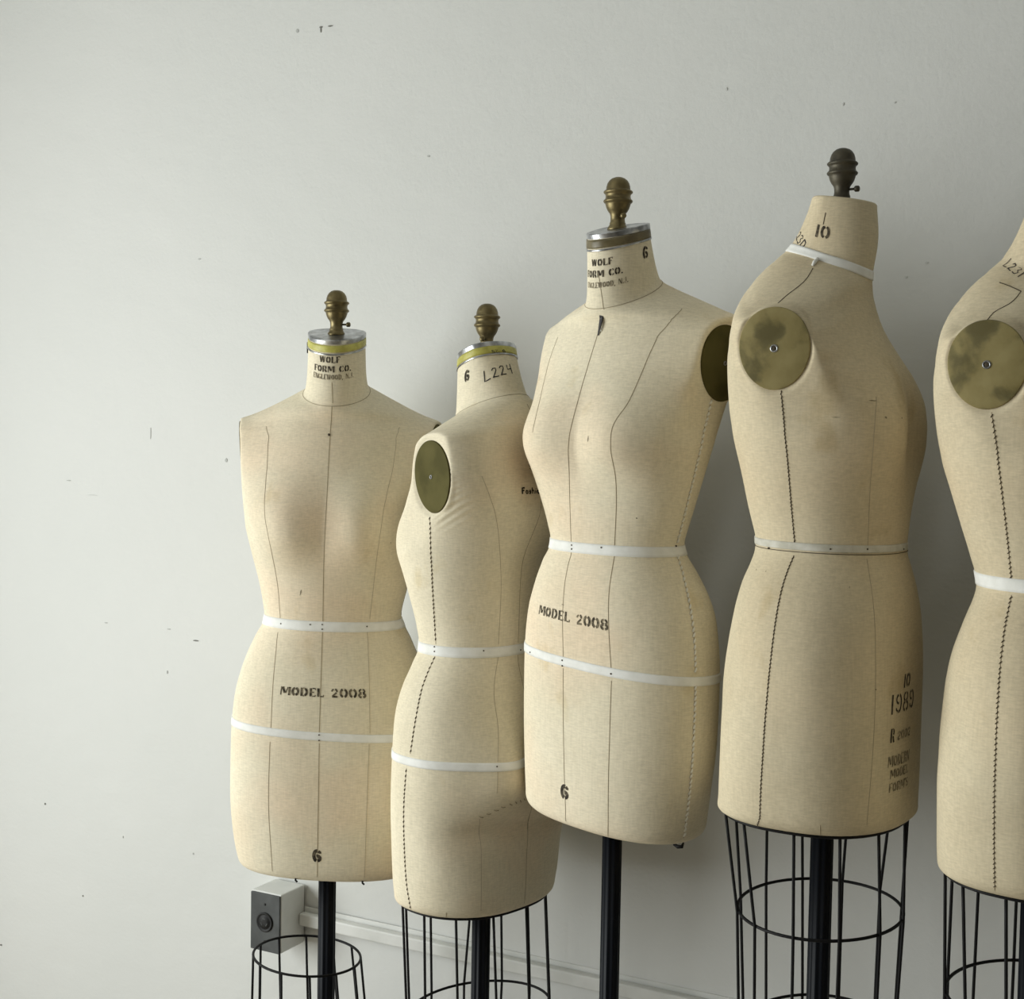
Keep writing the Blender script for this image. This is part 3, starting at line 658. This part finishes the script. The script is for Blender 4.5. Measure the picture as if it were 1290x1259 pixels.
def assemble(f, name_label, fin_mat='bronze', cloth='cloth', cage=None, cap=True, bandcol='yellow', size_fin=1.0, poleR=.0142):
    root = bpy.data.objects.new('dress_form', None); COL.objects.link(root)
    root.location = f.base; root.rotation_euler = (0, 0, f.rz)
    tag(root, name_label, 'dress form', 'dress forms lined up along the wall'); f.root = root
    nr = len(rows); L = f.L
    def shell(i0, i1, nm, close_bottom=False, close_top=False):
        V = [tuple(L[i, j]) for i in range(i0, i1 + 1) for j in range(NC)]
        Fc = [(a * NC + j, a * NC + (j + 1) % NC, (a + 1) * NC + (j + 1) % NC, (a + 1) * NC + j) for a in range(i1 - i0) for j in range(NC)]
        if close_bottom:
            k = len(V); c = L[i0].mean(0)
            V += [tuple(c + (L[i0, j] - c) * .9 + np.array([0, 0, .004])) for j in range(NC)]
            Fc += [(k + j, k + (j + 1) % NC, (j + 1) % NC, j) for j in range(NC)]
            V.append(tuple(c + np.array([0, 0, .004]))); Fc += [(len(V) - 1, k + (j + 1) % NC, k + j) for j in range(NC)]
        if close_top:
            a = (i1 - i0) * NC; k = len(V); c = L[i1].mean(0)
            nrm = np.cross(L[i1, NC // 4] - c, L[i1, 0] - c); nrm /= np.linalg.norm(nrm); nrm *= np.sign(nrm[2])
            V += [tuple(c + (L[i1, j] - c) * .965 + nrm * .0016) for j in range(NC)]
            Fc += [(a + j, a + (j + 1) % NC, k + (j + 1) % NC, k + j) for j in range(NC)]
            V.append(tuple(c + nrm * .0018)); Fc += [(k + j, k + (j + 1) % NC, len(V) - 1) for j in range(NC)]
        return obj(nm, V, Fc, M[cloth], root)
    shell(0, IW, 'skirt', close_bottom=True)
    shell(IW, INK, 'bodice')
    shell(INK, nr - 1, 'neck', close_top=True)
    # neck top frame
    top = L[nr - 1]; c = top.mean(0); ex = top[NC // 4] - top[3 * NC // 4]; ey = top[NC // 2] - top[0]
    nrm = np.cross(ex, ey); nrm /= np.linalg.norm(nrm); nrm *= np.sign(nrm[2])
    ztop = c + nrm * .0018
    if cap:
        V = []; prof = [(1.02, -.0042), (1.03, -.0038), (1.035, .0022), (1.02, .0034), (.93, .0040), (.90, .0034), (0.3, .0034), (.01, .0034)]
        for s, h in prof:
            for j in range(0, NC, 4):
                k = NC // 4; r_ = top[j] - c; V.append(c + r_ * s + nrm * h)
        K = NC // 4
        Fc = [(a * K + j, a * K + (j + 1) % K, (a + 1) * K + (j + 1) % K, (a + 1) * K + j) for a in range(len(prof) - 1) for j in range(K)]
        Fc.append(tuple((len(prof) - 1) * K + j for j in range(K)))
        o = obj('neck_cap', V, Fc, M['tin'], root, True); autosmooth(o, 30); ztop = c + nrm * .0034
        it = int(np.argmin(abs(rows - .4630)))
        band(f, it + .0, .0056 if bandcol == 'yellow' else .0060, .0012, M[bandcol], 'size_tape', root)
        band(f, int(np.argmin(abs(rows - .4550))), .0013, .0014, M['tin'], 'metal_rim', root)
    # finial, upright
    mb = MB(); mb.lathe([(r * size_fin, z * size_fin) for r, z in FIN[::-1]], 40, tuple(ztop - np.array([0, 0, .0035])))
    fin = mb.build('finial', M[fin_mat], root); autosmooth(fin, 50)
    f.ztop = ztop
    # thumb screw on the finial's neck
    ang = {1: -.15, 2: -1.9 , 3: -1.25, 4: -.55, 5: 0}[f.idx] 
    wdir = np.array([math.cos(ang), math.sin(ang), 0]) @ f.R      # given in world, turned into the local frame
    p0 = ztop + np.array([0, 0, .0145])
    mb = MB(); mb.tube([p0 + wdir * .009, p0 + wdir * .0175], .0016, 8); mb.tube([p0 + wdir * .0170, p0 + wdir * .0182, p0 + wdir * .0225, p0 + wdir * .0235], [.0028, .0040, .0040, .0028], 12)
    mb.build('thumb_screw', M[fin_mat], fin)
    # arm plates
    for (cc, n_, u, v) in f.plates2:
        sx, sz_ = .0487 * f.ps, .0568 * f.ps; V = []; K = 64
        prof = [(1.0, -.003), (1.0, .0012), (.985, .0022), (.95, .0024), (.5, .0034), (.06, .0036)]
        for s, h in prof:
            for k in range(K):
                a = 2 * math.pi * k / K; egg = 1 - .07 * math.sin(a) * -1 * 1.0
                V.append(cc + u * sx * s * math.cos(a) * (1 + .05 * math.sin(a)) + v * sz_ * s * math.sin(a) + n_ * h)
        Fc = [(a * K + j, a * K + (j + 1) % K, (a + 1) * K + (j + 1) % K, (a + 1) * K + j) for a in range(len(prof) - 1) for j in range(K)]
        Fc.append(tuple((len(prof) - 1) * K + j for j in range(K)))
        pl = obj('arm_plate', V, Fc, M['brass_dull' if f.style == 6 else 'brass_worn'], root, True, recalc=True); autosmooth(pl, 40)
        mb = MB(); r0 = .0050 if f.style == 10 else .0032
        q = cc + n_ * .0035
        prof = [(r0, 0), (r0, .0008), (r0 * .7, .0012), (r0 * .62, .0004), (.0004, .0004)]
        V = [q + (u * r * math.cos(2 * math.pi * k / 20) + v * r * math.sin(2 * math.pi * k / 20)) + n_ * h for r, h in prof for k in range(20)]
        Fc = [(a * 20 + j, a * 20 + (j + 1) % 20, (a + 1) * 20 + (j + 1) % 20, (a + 1) * 20 + j) for a in range(4) for j in range(20)]
        ri = obj('rivet', V, Fc, M['tin'], pl, True, recalc=True)
        V = [q + n_ * .0006 + (u * math.cos(2 * math.pi * k / 12) + v * math.sin(2 * math.pi * k / 12)) * r0 * .55 for k in range(12)] + [q + n_ * .0012]
        obj('rivet_hole', V, [(k, (k + 1) % 12, 12) for k in range(12)], M['seam_dark'], pl, False)
    # pole and foot
    zb = float(L[0, :, 2].mean())
    cxy = (0, 0)
    fl = lambda a: 1 + .05 * math.cos(10 * a)
    mb = MB(); mb.lathe([(poleR, .10), (poleR, zb + .03)], 80, (0, 0, 0), fl); mb.build('pole', M['pole'], root)
    mb = MB(); mb.lathe([(.022, zb - .003), (.034, zb - .002), (.034, zb + .003), (.02, zb + .02)], 32); mb.build('pole_collar', M['pole'], root)
    mb = MB(); mb.lathe([(.002, .0), (.118, .0), (.122, .012), (.116, .024), (.09, .034), (.055, .048), (.035, .075), (.028, .115), (.022, .13), (.002, .131)], 48)
    bo = mb.build('foot', M['pole'], root); autosmooth(bo, 40)
    return root

def cage(f, root, rim_z, hoops, nwire, phase, rim_fit=None, wr=.0021, centre=(0, 0), rim_tilt=None, rim_from_body=True, taper=None):
    """rim hoop plus lower hoops and upright wires; hoops = [(z, a, b)] half-axes across/along the local x,y"""
    Kn = 72
    zs = [h[0] for h in hoops]
    def ring(k, t):
        z, a, b_ = hoops[k][:3]; cx, cy = hoops[k][3:5] if len(hoops[k]) > 3 else centre
        if k == 0 and rim_from_body:
            j = (t / (2 * math.pi)) * NC; p = samp(f.L, 1.0, j); c = f.L[0].mean(0)
            q = c + (p - c) * .955; return np.array([q[0], q[1], p[2] - .0035])
        x, y = a * math.sin(t), -b_ * math.cos(t)
        dz = 0
        if rim_tilt: dz = rim_tilt[0] * x + rim_tilt[1] * y
        return np.array([cx + x, cy + y, z + dz])
    for k in range(len(hoops)):
        mb = MB(); mb.tube([ring(k, 2 * math.pi * q / Kn) for q in range(Kn)], wr * 1.05, 8, closed=True); mb.build('cage_hoop', M['wire'], root)
    for wv in range(nwire):
        t = 2 * math.pi * (wv + phase) / nwire; pts = []
        for k in range(len(hoops)):
            p = ring(k, t + random.uniform(-.03, .03)); c = np.array([centre[0], centre[1], p[2]]); d = p - c; d /= np.linalg.norm(d)
            pts.append(p + d * wr * 1.2 * (1 if k else 0))
        pp = []
        for k in range(len(pts) - 1):
            for q in range(4): u = q / 4; pp.append(pts[k] * (1 - u) + pts[k + 1] * u)
        pp.append(pts[-1])
        mb = MB(); mb.tube(pp, wr, 7); mb.build('cage_wire', M['wire'], root)

def ring_j(f, deg): return deg / 360 * NC
def vline(f, s0, s1, jd, n=30):
    i0 = np.interp(s0, rows, np.arange(len(rows))); i1 = np.interp(s1, rows, np.arange(len(rows)))
    out = []
    for k in range(n + 1):
        u = k / n; out.append((i0 + (i1 - i0) * u, jd(rows[int(min(i0 + (i1 - i0) * u, len(rows) - 1))]) / 360 * NC))
    return out
def row_i(s): return float(np.interp(s, rows, np.arange(len(rows))))

def pin(f, px, py, parent, m='seam_dark', r=.0012):
    i, j = locate(f, px, py); p = off(f, i, j, .0012); n = samp(f.Nn, i, j); mb = MB(); mb.tube([p - n * .001, p + n * .0007, p + n * .0012], [r, r, r * .5], 8); mb.build('pin', M[m], parent)

def stain(f, px, py, dx, dy, parent, m='ink_faded', rot=0.0):
    """small scuff on the cloth with its own ragged outline"""
    i, j = locate(f, px, py); V = []; K = 9
    for k in range(K):
        a = 2 * math.pi * k / K; rr = random.uniform(.6, 1.1); x, y = dx * rr * math.cos(a), dy * rr * math.sin(a)
        x, y = x * math.cos(rot) - y * math.sin(rot), x * math.sin(rot) + y * math.cos(rot)
        V.append(off(f, *walk(f, i, j, x, y), .0004))
    V.append(off(f, i, j, .0005)); obj('scuff', V, [(k, (k + 1) % K, K) for k in range(K)], M[m], parent, False)

NECKI = row_i(.386)
def neck_seam(f, root, m='seam', w=.0012): 
    return ribbon(f, [(NECKI, j) for j in np.linspace(0, NC, 161)], w, .0005, M[m], 'neck_seam', root)

# ================================================================== form 1: far left, facing us
f1 = make_form(416, 2.32, 788, 2.235, -8, 1.0, 1.048,
    [(620, 305), (660, 309), (700, 318), (740, 328), (778, 333), (800, 322), (840, 305), (880, 295), (930, 291), (1000, 290), (1050, 294), (1075, 299), (1090, 305)],
    [(640, 512), (735, 514), (758, 508.5), (774, 505), (790, 511), (815, 522), (850, 534), (900, 541), (960, 543), (1040, 538), (1075, 531), (1090, 524)],
    shear=(-.02, -.05, -.04), style=6, size=1.03, drop=.014, lean=.006, plane=.158, neck_tan=(.40, .29), kneck=1.0)
f1.idx = 1; f1.pc = .272
r1 = assemble(f1, 'dress form furthest left, facing forward, MODEL 2008 stencilled below its waist tape')
hips = band(f1, row_i(-.170), .0066, .0011, M['tape'], 'hip_tape', r1); waist = band(f1, row_i(-.001), .0066, .0011, M['tape'], 'waist_tape', r1)
neck_seam(f1, r1)
def seams_px(f, root, chains, m='seam', w=.0010, name='seam'):
    for c in chains: ribbon(f, path_px(f, c), w, .00045, M[m], name, root)
seams_px(f1, r1, [[(418, 482), (419, 508)], [(418, 512), (415, 560), (411, 640), (408, 700), (406.5, 783)], [(406, 797), (404, 860), (402, 924)], [(402, 937), (401, 1000), (400, 1060), (399.5, 1105)]], 'seam', .0013)
seams_px(f1, r1, [[(338, 556), (337, 580), (333.5, 650), (341, 690), (350, 740), (353, 780)], [(350, 797), (344, 860), (341, 918)], [(340, 935), (338, 1010), (343, 1098)],
                  [(499, 556), (496, 580), (486, 630), (475, 700), (466, 780)], [(463, 796), (465, 860), (466, 924)], [(465, 938), (462, 1020), (459, 1106)]], 'seam_faint', .0011)
for px_, py_ in ((338, 556), (499, 556)):
    i, j = locate(f1, px_, py_); sg = 1 if px_ > 420 else -1
    ribbon(f1, [walk(f1, i, j, sg * .020 * (k / 12) ** 1.8, .030 * k / 12) for k in range(13)], .0011, .00045, M['seam_faint'], 'seam', r1)
for s_, e_ in ((.19, .008), (-.008, -.165), (-.19, -.39)):
    for sg in (1, -1): ribbon(f1, vline(f1, s_, e_, lambda s, sg=sg: sg * 97), .0012, .0005, M['seam_dark'], 'side_seam', r1)
lettering_px(f1, 'WOLF', 415, 453.5, .036, .0105, M['ink'], r1)
lettering_px(f1, 'FORM CO.', 418, 465.5, .068, .0105, M['ink'], r1)
lettering_px(f1, 'ENGLEWOOD, N.J.', 419, 475.5, .075, .0088, M['ink_faded'], r1)
lettering_px(f1, 'MODEL 2008', 407, 873, .143, .0140, M['ink_mid'], r1, pen=.95, slope=.02)
lettering_px(f1, '6', 399.5, 1078.5, .0165, .019, M['ink'], r1, pen=1.3)
for p in ((406, 787), (406, 793), (354.5, 786), (391, 787), (462, 789.5)): pin(f1, *p, waist)
for p in ((402, 926), (402, 933)): pin(f1, *p, hips)
for p in ((414.5, 548),): pin(f1, *p, r1, r=.0020)
stain(f1, 379, 746, .001, .007, r1, 'ink_faded', -.3); stain(f1, 492, 684, .0012, .0012, r1)
# loose black end of tape at the neck rim, little tacks along the hem
i, j = locate(f1, 387, 438)
p = off(f1, i, j - 12, .0015); mb = MB(); mb.box(p + np.array([-.0012, -.004, -.008]), (.0022, 0, 0), (0, .006, 0), (0, 0, .018)); mb.build('tape_end', M['wire'], r1, False)
for px_ in (372, 458):
    i, j = locate(f1, px_, 1106); p = off(f1, 2, j, .0); mb = MB(); mb.tube([p, p + np.array([0, 0, -.0035]), p + np.array([.003, 0, -.006])], .0016, 8); mb.build('tack', M['wire'], r1)
# its wire cage has slipped down the pole
hc = unproj(387, 1204, 2.30); loc = (hc - f1.base) @ f1.R
cage(f1, r1, 0, [(loc[2], .0895, .0895, loc[0], loc[1]), (loc[2] - .22, .100, .100, loc[0] + .01, loc[1]), (.20, .125, .125, loc[0] + .02, loc[1])], 12, .35, centre=(loc[0], loc[1]), rim_from_body=False, rim_tilt=(-.07, 0))

# ================================================================== form 2: back three-quarter view, facing left and away
f2 = make_form(612, 2.18, 820, 2.09, -135, .968, 1.01,
    [(650, 506), (670, 500), (690, 499), (710, 504), (745, 514), (790, 525), (812, 528), (835, 520), (870, 505), (905, 497), (950, 494), (1014, 492), (1060, 493), (1110, 495), (1135, 499)],
    [(700, 688), (760, 682), (815, 679), (850, 694), (900, 712), (980, 722), (1050, 706), (1090, 702), (1115, 697)],
    shear=(0, 0, .0), style=6, butt=.030, pucker=1, size=.98, kneck=.97, ps=.95)
f2.idx = 2; f2.pc = .272
r2 = assemble(f2, 'dress form second from left, seen from behind, neck marked 6 and L224')
hips2 = band(f2, row_i(-.164), .0064, .0011, M['tape'], 'hip_tape', r2); waist2 = band(f2, row_i(-.001), .0064, .0011, M['tape'], 'waist_tape', r2)
neck_seam(f2, r2)
side_u = path_px(f2, [(542, 650), (543, 700), (546, 760), (549, 812)]); side_l = path_px(f2, [(548, 827), (534, 860), (524, 905), (517, 950)]); side_b = path_px(f2, [(512, 968), (509, 1010), (510, 1080), (513, 1120), (518, 1146)])
for c in (side_u, side_l, side_b): ribbon(f2, c, .0010, .0004, M['seam'], 'side_seam', r2); stitches(f2, c, M['seam_dark'], 'side_stitching', r2, pitch=.0070, ln=.0042, wd=.0011, slant=.35)
seams_px(f2, r2, [[(628, 826), (622, 870), (628, 920), (627, 960)], [(627, 970), (626, 1000)], [(604, 1032), (606, 1080), (606, 1148)], [(562, 1150), (562, 1156)],
                  [(607, 600), (622, 640), (631, 720), (628, 812)]], 'seam_faint', .0010)
cr_ = path_px(f2, [(602, 1031), (612, 1028), (625, 1021), (640, 1014), (652, 1011), (662, 1007)]); stitches(f2, cr_, M['seam'], 'crease_stitching', r2, pitch=.012, ln=.006, wd=.0011, slant=.7)
ribbon(f2, vline(f2, .37, .008, lambda s: 180), .0010, .0005, M['seam'], 'seam', r2); ribbon(f2, vline(f2, -.008, -.39, lambda s: 180), .0010, .0005, M['seam'], 'seam', r2)
lettering_px(f2, '6', 588.5, 473.5, .0135, .0165, M['ink'], r2, pen=1.35, slope=.0)
lettering_px(f2, 'L224', 629, 468, .052, .0165, M['marker'], r2, 'handwriting', HW, slope=.16, pen=.9)
lettering_px(f2, 'SZ. 6', 628, 443, .026, .0050, M['marker'], r2, 'handwriting', HW, h=.0019)
lettering_px(f2, 'PROPERTY', 680, 588, .052, .0072, M['ink'], r2, 'printed_lettering', HW, slope=.0, pen=1.2)
lettering_px(f2, 'FORM', 681, 599, .03, .0072, M['ink_faded'], r2, 'printed_lettering', G)
i, j = locate(f2, 656.5, 618.5); i, j = walk(f2, i, j, .026, 0)
lettering(f2, 'Fashion', i, j, .052, .0095, M['ink'], r2, 'printed_lettering', HW, pen=1.5)
for p in ((548, 815), (548, 821), (609, 820), (655, 819)): pin(f2, *p, waist2)
for p in ((626, 966),): pin(f2, *p, hips2)
zb2 = float(f2.L[0, :, 2].mean())
cage(f2, r2, 0, [(zb2, .1, .1), (f2.zw - .590, .128, .098), (f2.zw - .80, .125, .098)], 12, .2)

# ================================================================== form 3: three-quarter front view, facing left
f3 = make_form(779, 1.99, 692, 1.905, -37, .948, 1.0,
    [(383, 745), (405, 700), (420, 689), (448, 682), (480, 677), (510, 670), (535, 661), (550, 658), (565, 660), (590, 669), (620, 679), (660, 690), (683, 694), (700, 686), (740, 672), (770, 665), (820, 661), (900, 660), (960, 661), (1005, 663)],
    [(500, 918), (555, 901), (611, 884), (658, 870), (688, 862), (717, 876), (744, 890), (775, 901), (800, 904.5), (840, 907), (883, 906), (940, 903), (990, 896.5), (1040, 889.5)],
    shear=(-.01, -.085, -.085), style=6, size=.96, kneck=.93, topL=.335, ps=.93, neck_fwd=.009, neck_tan=(.44, .29))
f3.idx = 3; f3.pc = .272
r3 = assemble(f3, 'dress form in the middle, turned left, brown neck tape and no wire cage', bandcol='olive', poleR=.0135)
hips3 = band(f3, row_i(-.167), .0064, .0011, M['tape'], 'hip_tape', r3); waist3 = band(f3, row_i(-.001), .0060, .0011, M['tape'], 'waist_tape', r3)
neck_seam(f3, r3)
seams_px(f3, r3, [[(754, 345), (757, 365), (761, 390)], [(754, 418), (744, 450), (735, 480), (724, 520), (717, 550), (717, 600), (718, 640), (719.5, 683)],
                  [(720, 696), (713, 725), (709, 770), (709.5, 829)], [(709.5, 842), (709.5, 900), (711, 980), (713, 1035)]], 'seam', .0011)
seams_px(f3, r3, [[(859, 389), (850, 395), (835, 413), (821, 439), (807, 472), (790, 510), (771, 538), (769, 560), (775, 600), (776, 640), (774, 688)],
                  [(774, 700), (767, 745), (767, 800), (770, 846)], [(770, 858), (768, 920), (766, 1000), (766, 1054)],
                  [(703, 425), (692, 455), (681, 500), (671, 545)]], 'seam', .0011)
su = path_px(f3, [(896, 503), (885, 552), (874, 600), (864, 640), (853, 684)]); sl = path_px(f3, [(853, 698), (861, 728), (869, 765), (874, 800), (876, 848)]); sb = path_px(f3, [(876, 862), (874, 920), (871, 970), (866, 1020), (861, 1056)])
for c in (su, sl, sb): ribbon(f3, c, .0018, .0003, M['seam'], 'side_seam', r3); stitches(f3, c, M['thread_white'], 'side_stitching', r3, pitch=.0078, ln=.0058, wd=.0030, slant=.5)
ic, jc = row_i(.437), NC * (.022)
for txt, s_, w_, h_, m_, dj in (('WOLF', .4405, .037, .0105, 'ink', .006), ('FORM CO.', .4265, .068, .0105, 'ink', .006), ('ENGLEWOOD, N.J.', .4135, .075, .0085, 'ink_faded', .010)):
    i = row_i(s_); i, j = walk(f3, i, 0.0, dj, 0); lettering(f3, txt, i, j, w_ * .94, h_ * .95, M[m_], r3)
lettering_px(f3, '6', 813, 318, .0125, .0165, M['ink'], r3, pen=1.15)
lettering_px(f3, 'MODEL 2008', 717, 778, .136, .0140, M['ink_mid'], r3, pen=.95, slope=-.02)
lettering_px(f3, '6', 711.5, 998, .0165, .019, M['ink'], r3, pen=1.2)
for p in ((721, 687), (721, 692), (758, 690), (851, 688)): pin(f3, *p, waist3)
for p in ((709, 832), (709, 839), (770, 849), (669, 822)): pin(f3, *p, hips3)
stain(f3, 741, 553, .0007, .005, r3, 'ink_faded'); stain(f3, 802, 653, .0014, .001, r3); stain(f3, 709, 762, .003, .0006, r3)
# small black and white printed tag below the neck
i, j = locate(f3, 760, 409); 
def quad_on(f, i, j, pts, h, m, parent, name):
    V = [off(f, *walk(f, i, j, x, y), h) for x, y in pts]; V2 = [v + np.array([0, 0, 0]) for v in V]; 
    return obj(name, V, [tuple(range(len(V)))], M[m], parent, False)
tg = quad_on(f3, i, j, [(-.0060, -.0150), (-.0048, -.0160), (.0062, .011), (.0075, .0145), (-.0015, .015), (-.0042, .010)], .0007, 'marker', r3, 'label')
for pts in ([(-.0012, .0090), (.0040, .0100), (.0044, .0108), (-.0016, .0100)], [(-.0040, .0030), (.0018, .0038), (.0022, .0046), (-.0038, .0038)], [(-.0006, .0060), (.0016, .0062), (.0020, .0080), (-.0002, .0078)],
            [(-.0050, -.0016), (.0004, -.0010), (.0006, -.0002), (-.0048, -.0006)], [(-.0056, -.0066), (-.0012, -.0062), (-.0010, -.0054), (-.0054, -.0056)], [(-.0036, -.0100), (-.0022, -.0098), (-.0020, -.0082), (-.0034, -.0084)]):
    quad_on(f3, i, j, pts, .0016, 'paper', tg, 'print')
# the wire hook left hanging at the hem
i, j = locate(f3, 862, 1058); p = f3.L[1, int(j) % NC].copy(); q = np.array([0, 0, 1.])
lp = lambda px, py, Y: (unproj(px, py, Y) - f3.base) @ f3.R
mb = MB(); mb.tube([lp(849, 1064, 1.93), lp(854, 1067, 1.925), lp(859, 1067, 1.92), lp(861, 1062, 1.925)], [.0020, .0030, .0028, .0012], 8); mb.build('hem_hook', M['wire'], r3)

# ================================================================== form 4: older form in profile, facing right
f4 = make_form(1046, 1.85, 693, 1.765, 73, .955, .895,
    [(385, 936), (400, 926), (430, 919), (460, 916.5), (500, 917.5), (540, 922), (600, 935), (640, 943), (684, 952), (700, 949), (730, 936), (760, 927), (800, 919), (840, 913), (880, 910), (960, 906.5), (1015, 905), (1028, 909)],
    [(272, 1105), (285, 1107), (310, 1106), (335, 1101), (355, 1099), (372, 1100), (385, 1103), (400, 1107), (420, 1115), (440, 1127), (455, 1137), (470, 1147), (490, 1158), (510, 1165), (540, 1168), (580, 1163), (620, 1153), (660, 1146), (692, 1143), (710, 1147), (740, 1155), (780, 1161), (830, 1163), (900, 1161), (1000, 1157), (1028, 1154)],
    shear=(-.02, -.02, -.02), neck_tan=(.36, .13), neck_fwd=-.006, style=10, size=1.02, bust=.026, butt=.012, plate_c=.264, kneck=.96, topR=.476, topL=.30, drop=.040, nb=.0, ps=.905)
f4.idx = 4; f4.pc = .262
r4 = assemble(f4, 'dress form second from right, in profile, neck marked 10, stencilled 1989', fin_mat='bronze_dark', cloth='cloth_old', cap=False, size_fin=.97, poleR=.0145)
waist4 = band(f4, row_i(.003), .0052, .0011, M['tape_old'], 'waist_tape', r4)
ribbon(f4, [(row_i(-.0035), j) for j in np.linspace(0, NC, 161)], .0011, .0007, M['seam_dark'], 'waist_seam', r4)
nt4 = band(f4, row_i(.391), .0066, .0012, M['tape'], 'neck_tape', r4)
seams_px(f4, r4, [[(1024, 338), (1016, 352), (1005, 362), (992, 371), (980, 382)], [(1040, 268), (1037, 283)]], 'seam_dark', .0013)
c4 = [path_px(f4, [(984, 492), (987, 530), (992, 580), (997, 640), (1001, 684)]), path_px(f4, [(1000, 700), (990, 725), (982, 755), (976, 790), (971, 830), (966, 880), (961, 950), (958, 1000), (957, 1044)])]
for c in c4: ribbon(f4, c, .0010, .0005, M['seam_dark'], 'side_seam', r4); stitches(f4, c, M['seam_dark'], 'side_stitching', r4, pitch=.0052, ln=.0036, wd=.0007, slant=.5)
seams_px(f4, r4, [[(1104, 500), (1100, 560), (1096, 620), (1093, 690)], [(1092, 704), (1100, 760), (1103, 850), (1100, 940), (1092, 1040)], [(1033, 1040), (1033, 1054)]], 'seam_faint', .0008)
for p in ((1092, 692), (1137, 692), (969, 691), (1046, 692)): pin(f4, *p, waist4)
stain(f4, 1116, 526, .002, .002, r4); stain(f4, 1053, 526, .006, .0005, r4); stain(f4, 1136, 527, .0015, .001, r4); stain(f4, 1103, 869, .002, .001, r4); stain(f4, 1100, 505, .007, .0006, r4); stain(f4, 1070, 740, .0006, .002, r4)
stain(f4, 953, 718, .001, .001, r4); stain(f4, 965, 720, .0008, .001, r4)
lettering_px(f4, '10', 1036, 292, .022, .0165, M['ink'], r4, ital=.15, pen=.9)
lettering_px(f4, 'L230', 1007, 300, .040, .0125, M['marker'], r4, 'handwriting', HW, slope=0, rot=-.45, pen=1.0)
lettering_px(f4, '10', 1142.5, 857, .026, .0175, M['ink'], r4, ital=.12, pen=.9)
lettering_px(f4, '1989', 1138.5, 884, .080, .025, M['ink'], r4, ital=.08, pen=.62, slope=.0)
lettering_px(f4, 'R', 1124.5, 927, .0125, .0185, M['ink'], r4, ital=.1, pen=1.0)
lettering_px(f4, '2002', 1139, 924, .046, .0115, M['ink_faded'], r4, ital=.1, pen=.9, slope=.0)
lettering_px(f4, 'MODERN', 1134, 956, .066, .0150, M['ink_faded'], r4, ital=.1, pen=.9)
lettering_px(f4, 'MODEL', 1134, 972, .056, .0120, M['ink_faded'], r4, ital=.1, pen=.9)
lettering_px(f4, "FORM'S", 1133, 989, .058, .0120, M['ink_faded'], r4, ital=.1, pen=.9)
i, j = locate(f4, 1027.5, 330); p = off(f4, i, j, .001); mb = MB(); up_ = samp(f4.L, i + 1, j) - samp(f4.L, i - 1, j); up_ /= np.linalg.norm(up_)
mb.tube([p - up_ * .010, p - up_ * .003 + samp(f4.Nn, i, j) * .001, p + up_ * .004, p + up_ * .0085], [.0018, .0026, .0022, .0015], 8); mb.build('tape_knot', M['tape'], nt4)
zb4 = float(f4.L[0, :, 2].mean())
cage(f4, r4, 0, [(zb4, .1, .1), (f4.zw - .492, .130, .107), (f4.zw - .66, .125, .10), (f4.zw - .85, .12, .095)], 12, .12)

# ================================================================== form 5: cut by the right edge of the picture
f5 = make_form(1318, 1.70, 741, 1.62, 74, .955, .90,
    [(415, 1202), (428, 1193), (450, 1180), (489, 1176), (528, 1178), (583, 1187), (610, 1195), (660, 1210), (700, 1222), (733, 1230), (745, 1229), (770, 1219), (800, 1207), (825, 1198), (860, 1191), (893, 1187), (950, 1182), (993, 1180), (1071, 1180), (1095, 1184)],
    None, shear=(-.02, -.02, -.02), neck_tan=(.36, .13), neck_fwd=-.006, style=10, size=1.02, bust=.026, butt=.012, plate_c=.270, kneck=.96, topL=.30, drop=.040, nb=0, ps=.90)
f5.idx = 5; f5.pc = .262
r5 = assemble(f5, 'dress form furthest right, cut off by the picture edge, worn brass arm plate', fin_mat='bronze_dark', cloth='cloth_old', cap=False, size_fin=.97, poleR=.0160)
waist5 = band(f5, row_i(.001), .0064, .0012, M['tape'], 'waist_tape', r5)
ribbon(f5, path_px(f5, [(1259, 356), (1272, 360), (1286, 367)]), .0015, .0005, M['seam_dark'], 'neck_seam', r5)
seams_px(f5, r5, [[(1286, 367), (1277, 380), (1262, 388), (1247, 396), (1242, 405)]], 'seam_dark', .0012)
c5 = [path_px(f5, [(1249, 520), (1256, 570), (1262, 620), (1268, 670), (1274, 731)]), path_px(f5, [(1274, 750), (1266, 790), (1260, 840), (1256, 900), (1253, 980), (1252, 1060), (1253, 1122)])]
for c in c5: ribbon(f5, c, .0010, .0005, M['seam'], 'side_seam', r5); stitches(f5, c, M['seam_dark'], 'side_stitching', r5, pitch=.0060, ln=.0034, wd=.0008, slant=.8)
lettering_px(f5, 'L231', 1277, 338, .040, .0150, M['marker'], r5, 'handwriting', HW, slope=-.1, rot=-.2, pen=.8)
zb5 = float(f5.L[0, :, 2].mean())
cage(f5, r5, 0, [(zb5, .1, .1), (f5.zw - .517, .122, .100), (f5.zw - .66, .125, .10), (f5.zw - .85, .12, .095)], 12, .12)
# turn the whole layout so that the room stands square to the world axes
RT = Matrix.Rotation(TURN, 4, 'Z')
for o in list(COL.objects):
    if o.parent is None and o.type != 'CAMERA':
        if o.type == 'MESH' and o.location.length < 1e-9: o.data.transform(RT)
        else: o.matrix_world = RT @ (Matrix.Translation(o.location) @ o.rotation_euler.to_matrix().to_4x4())
for o in COL.objects:
    if o.parent is wall or o.parent is wf: o.data.transform(RT)
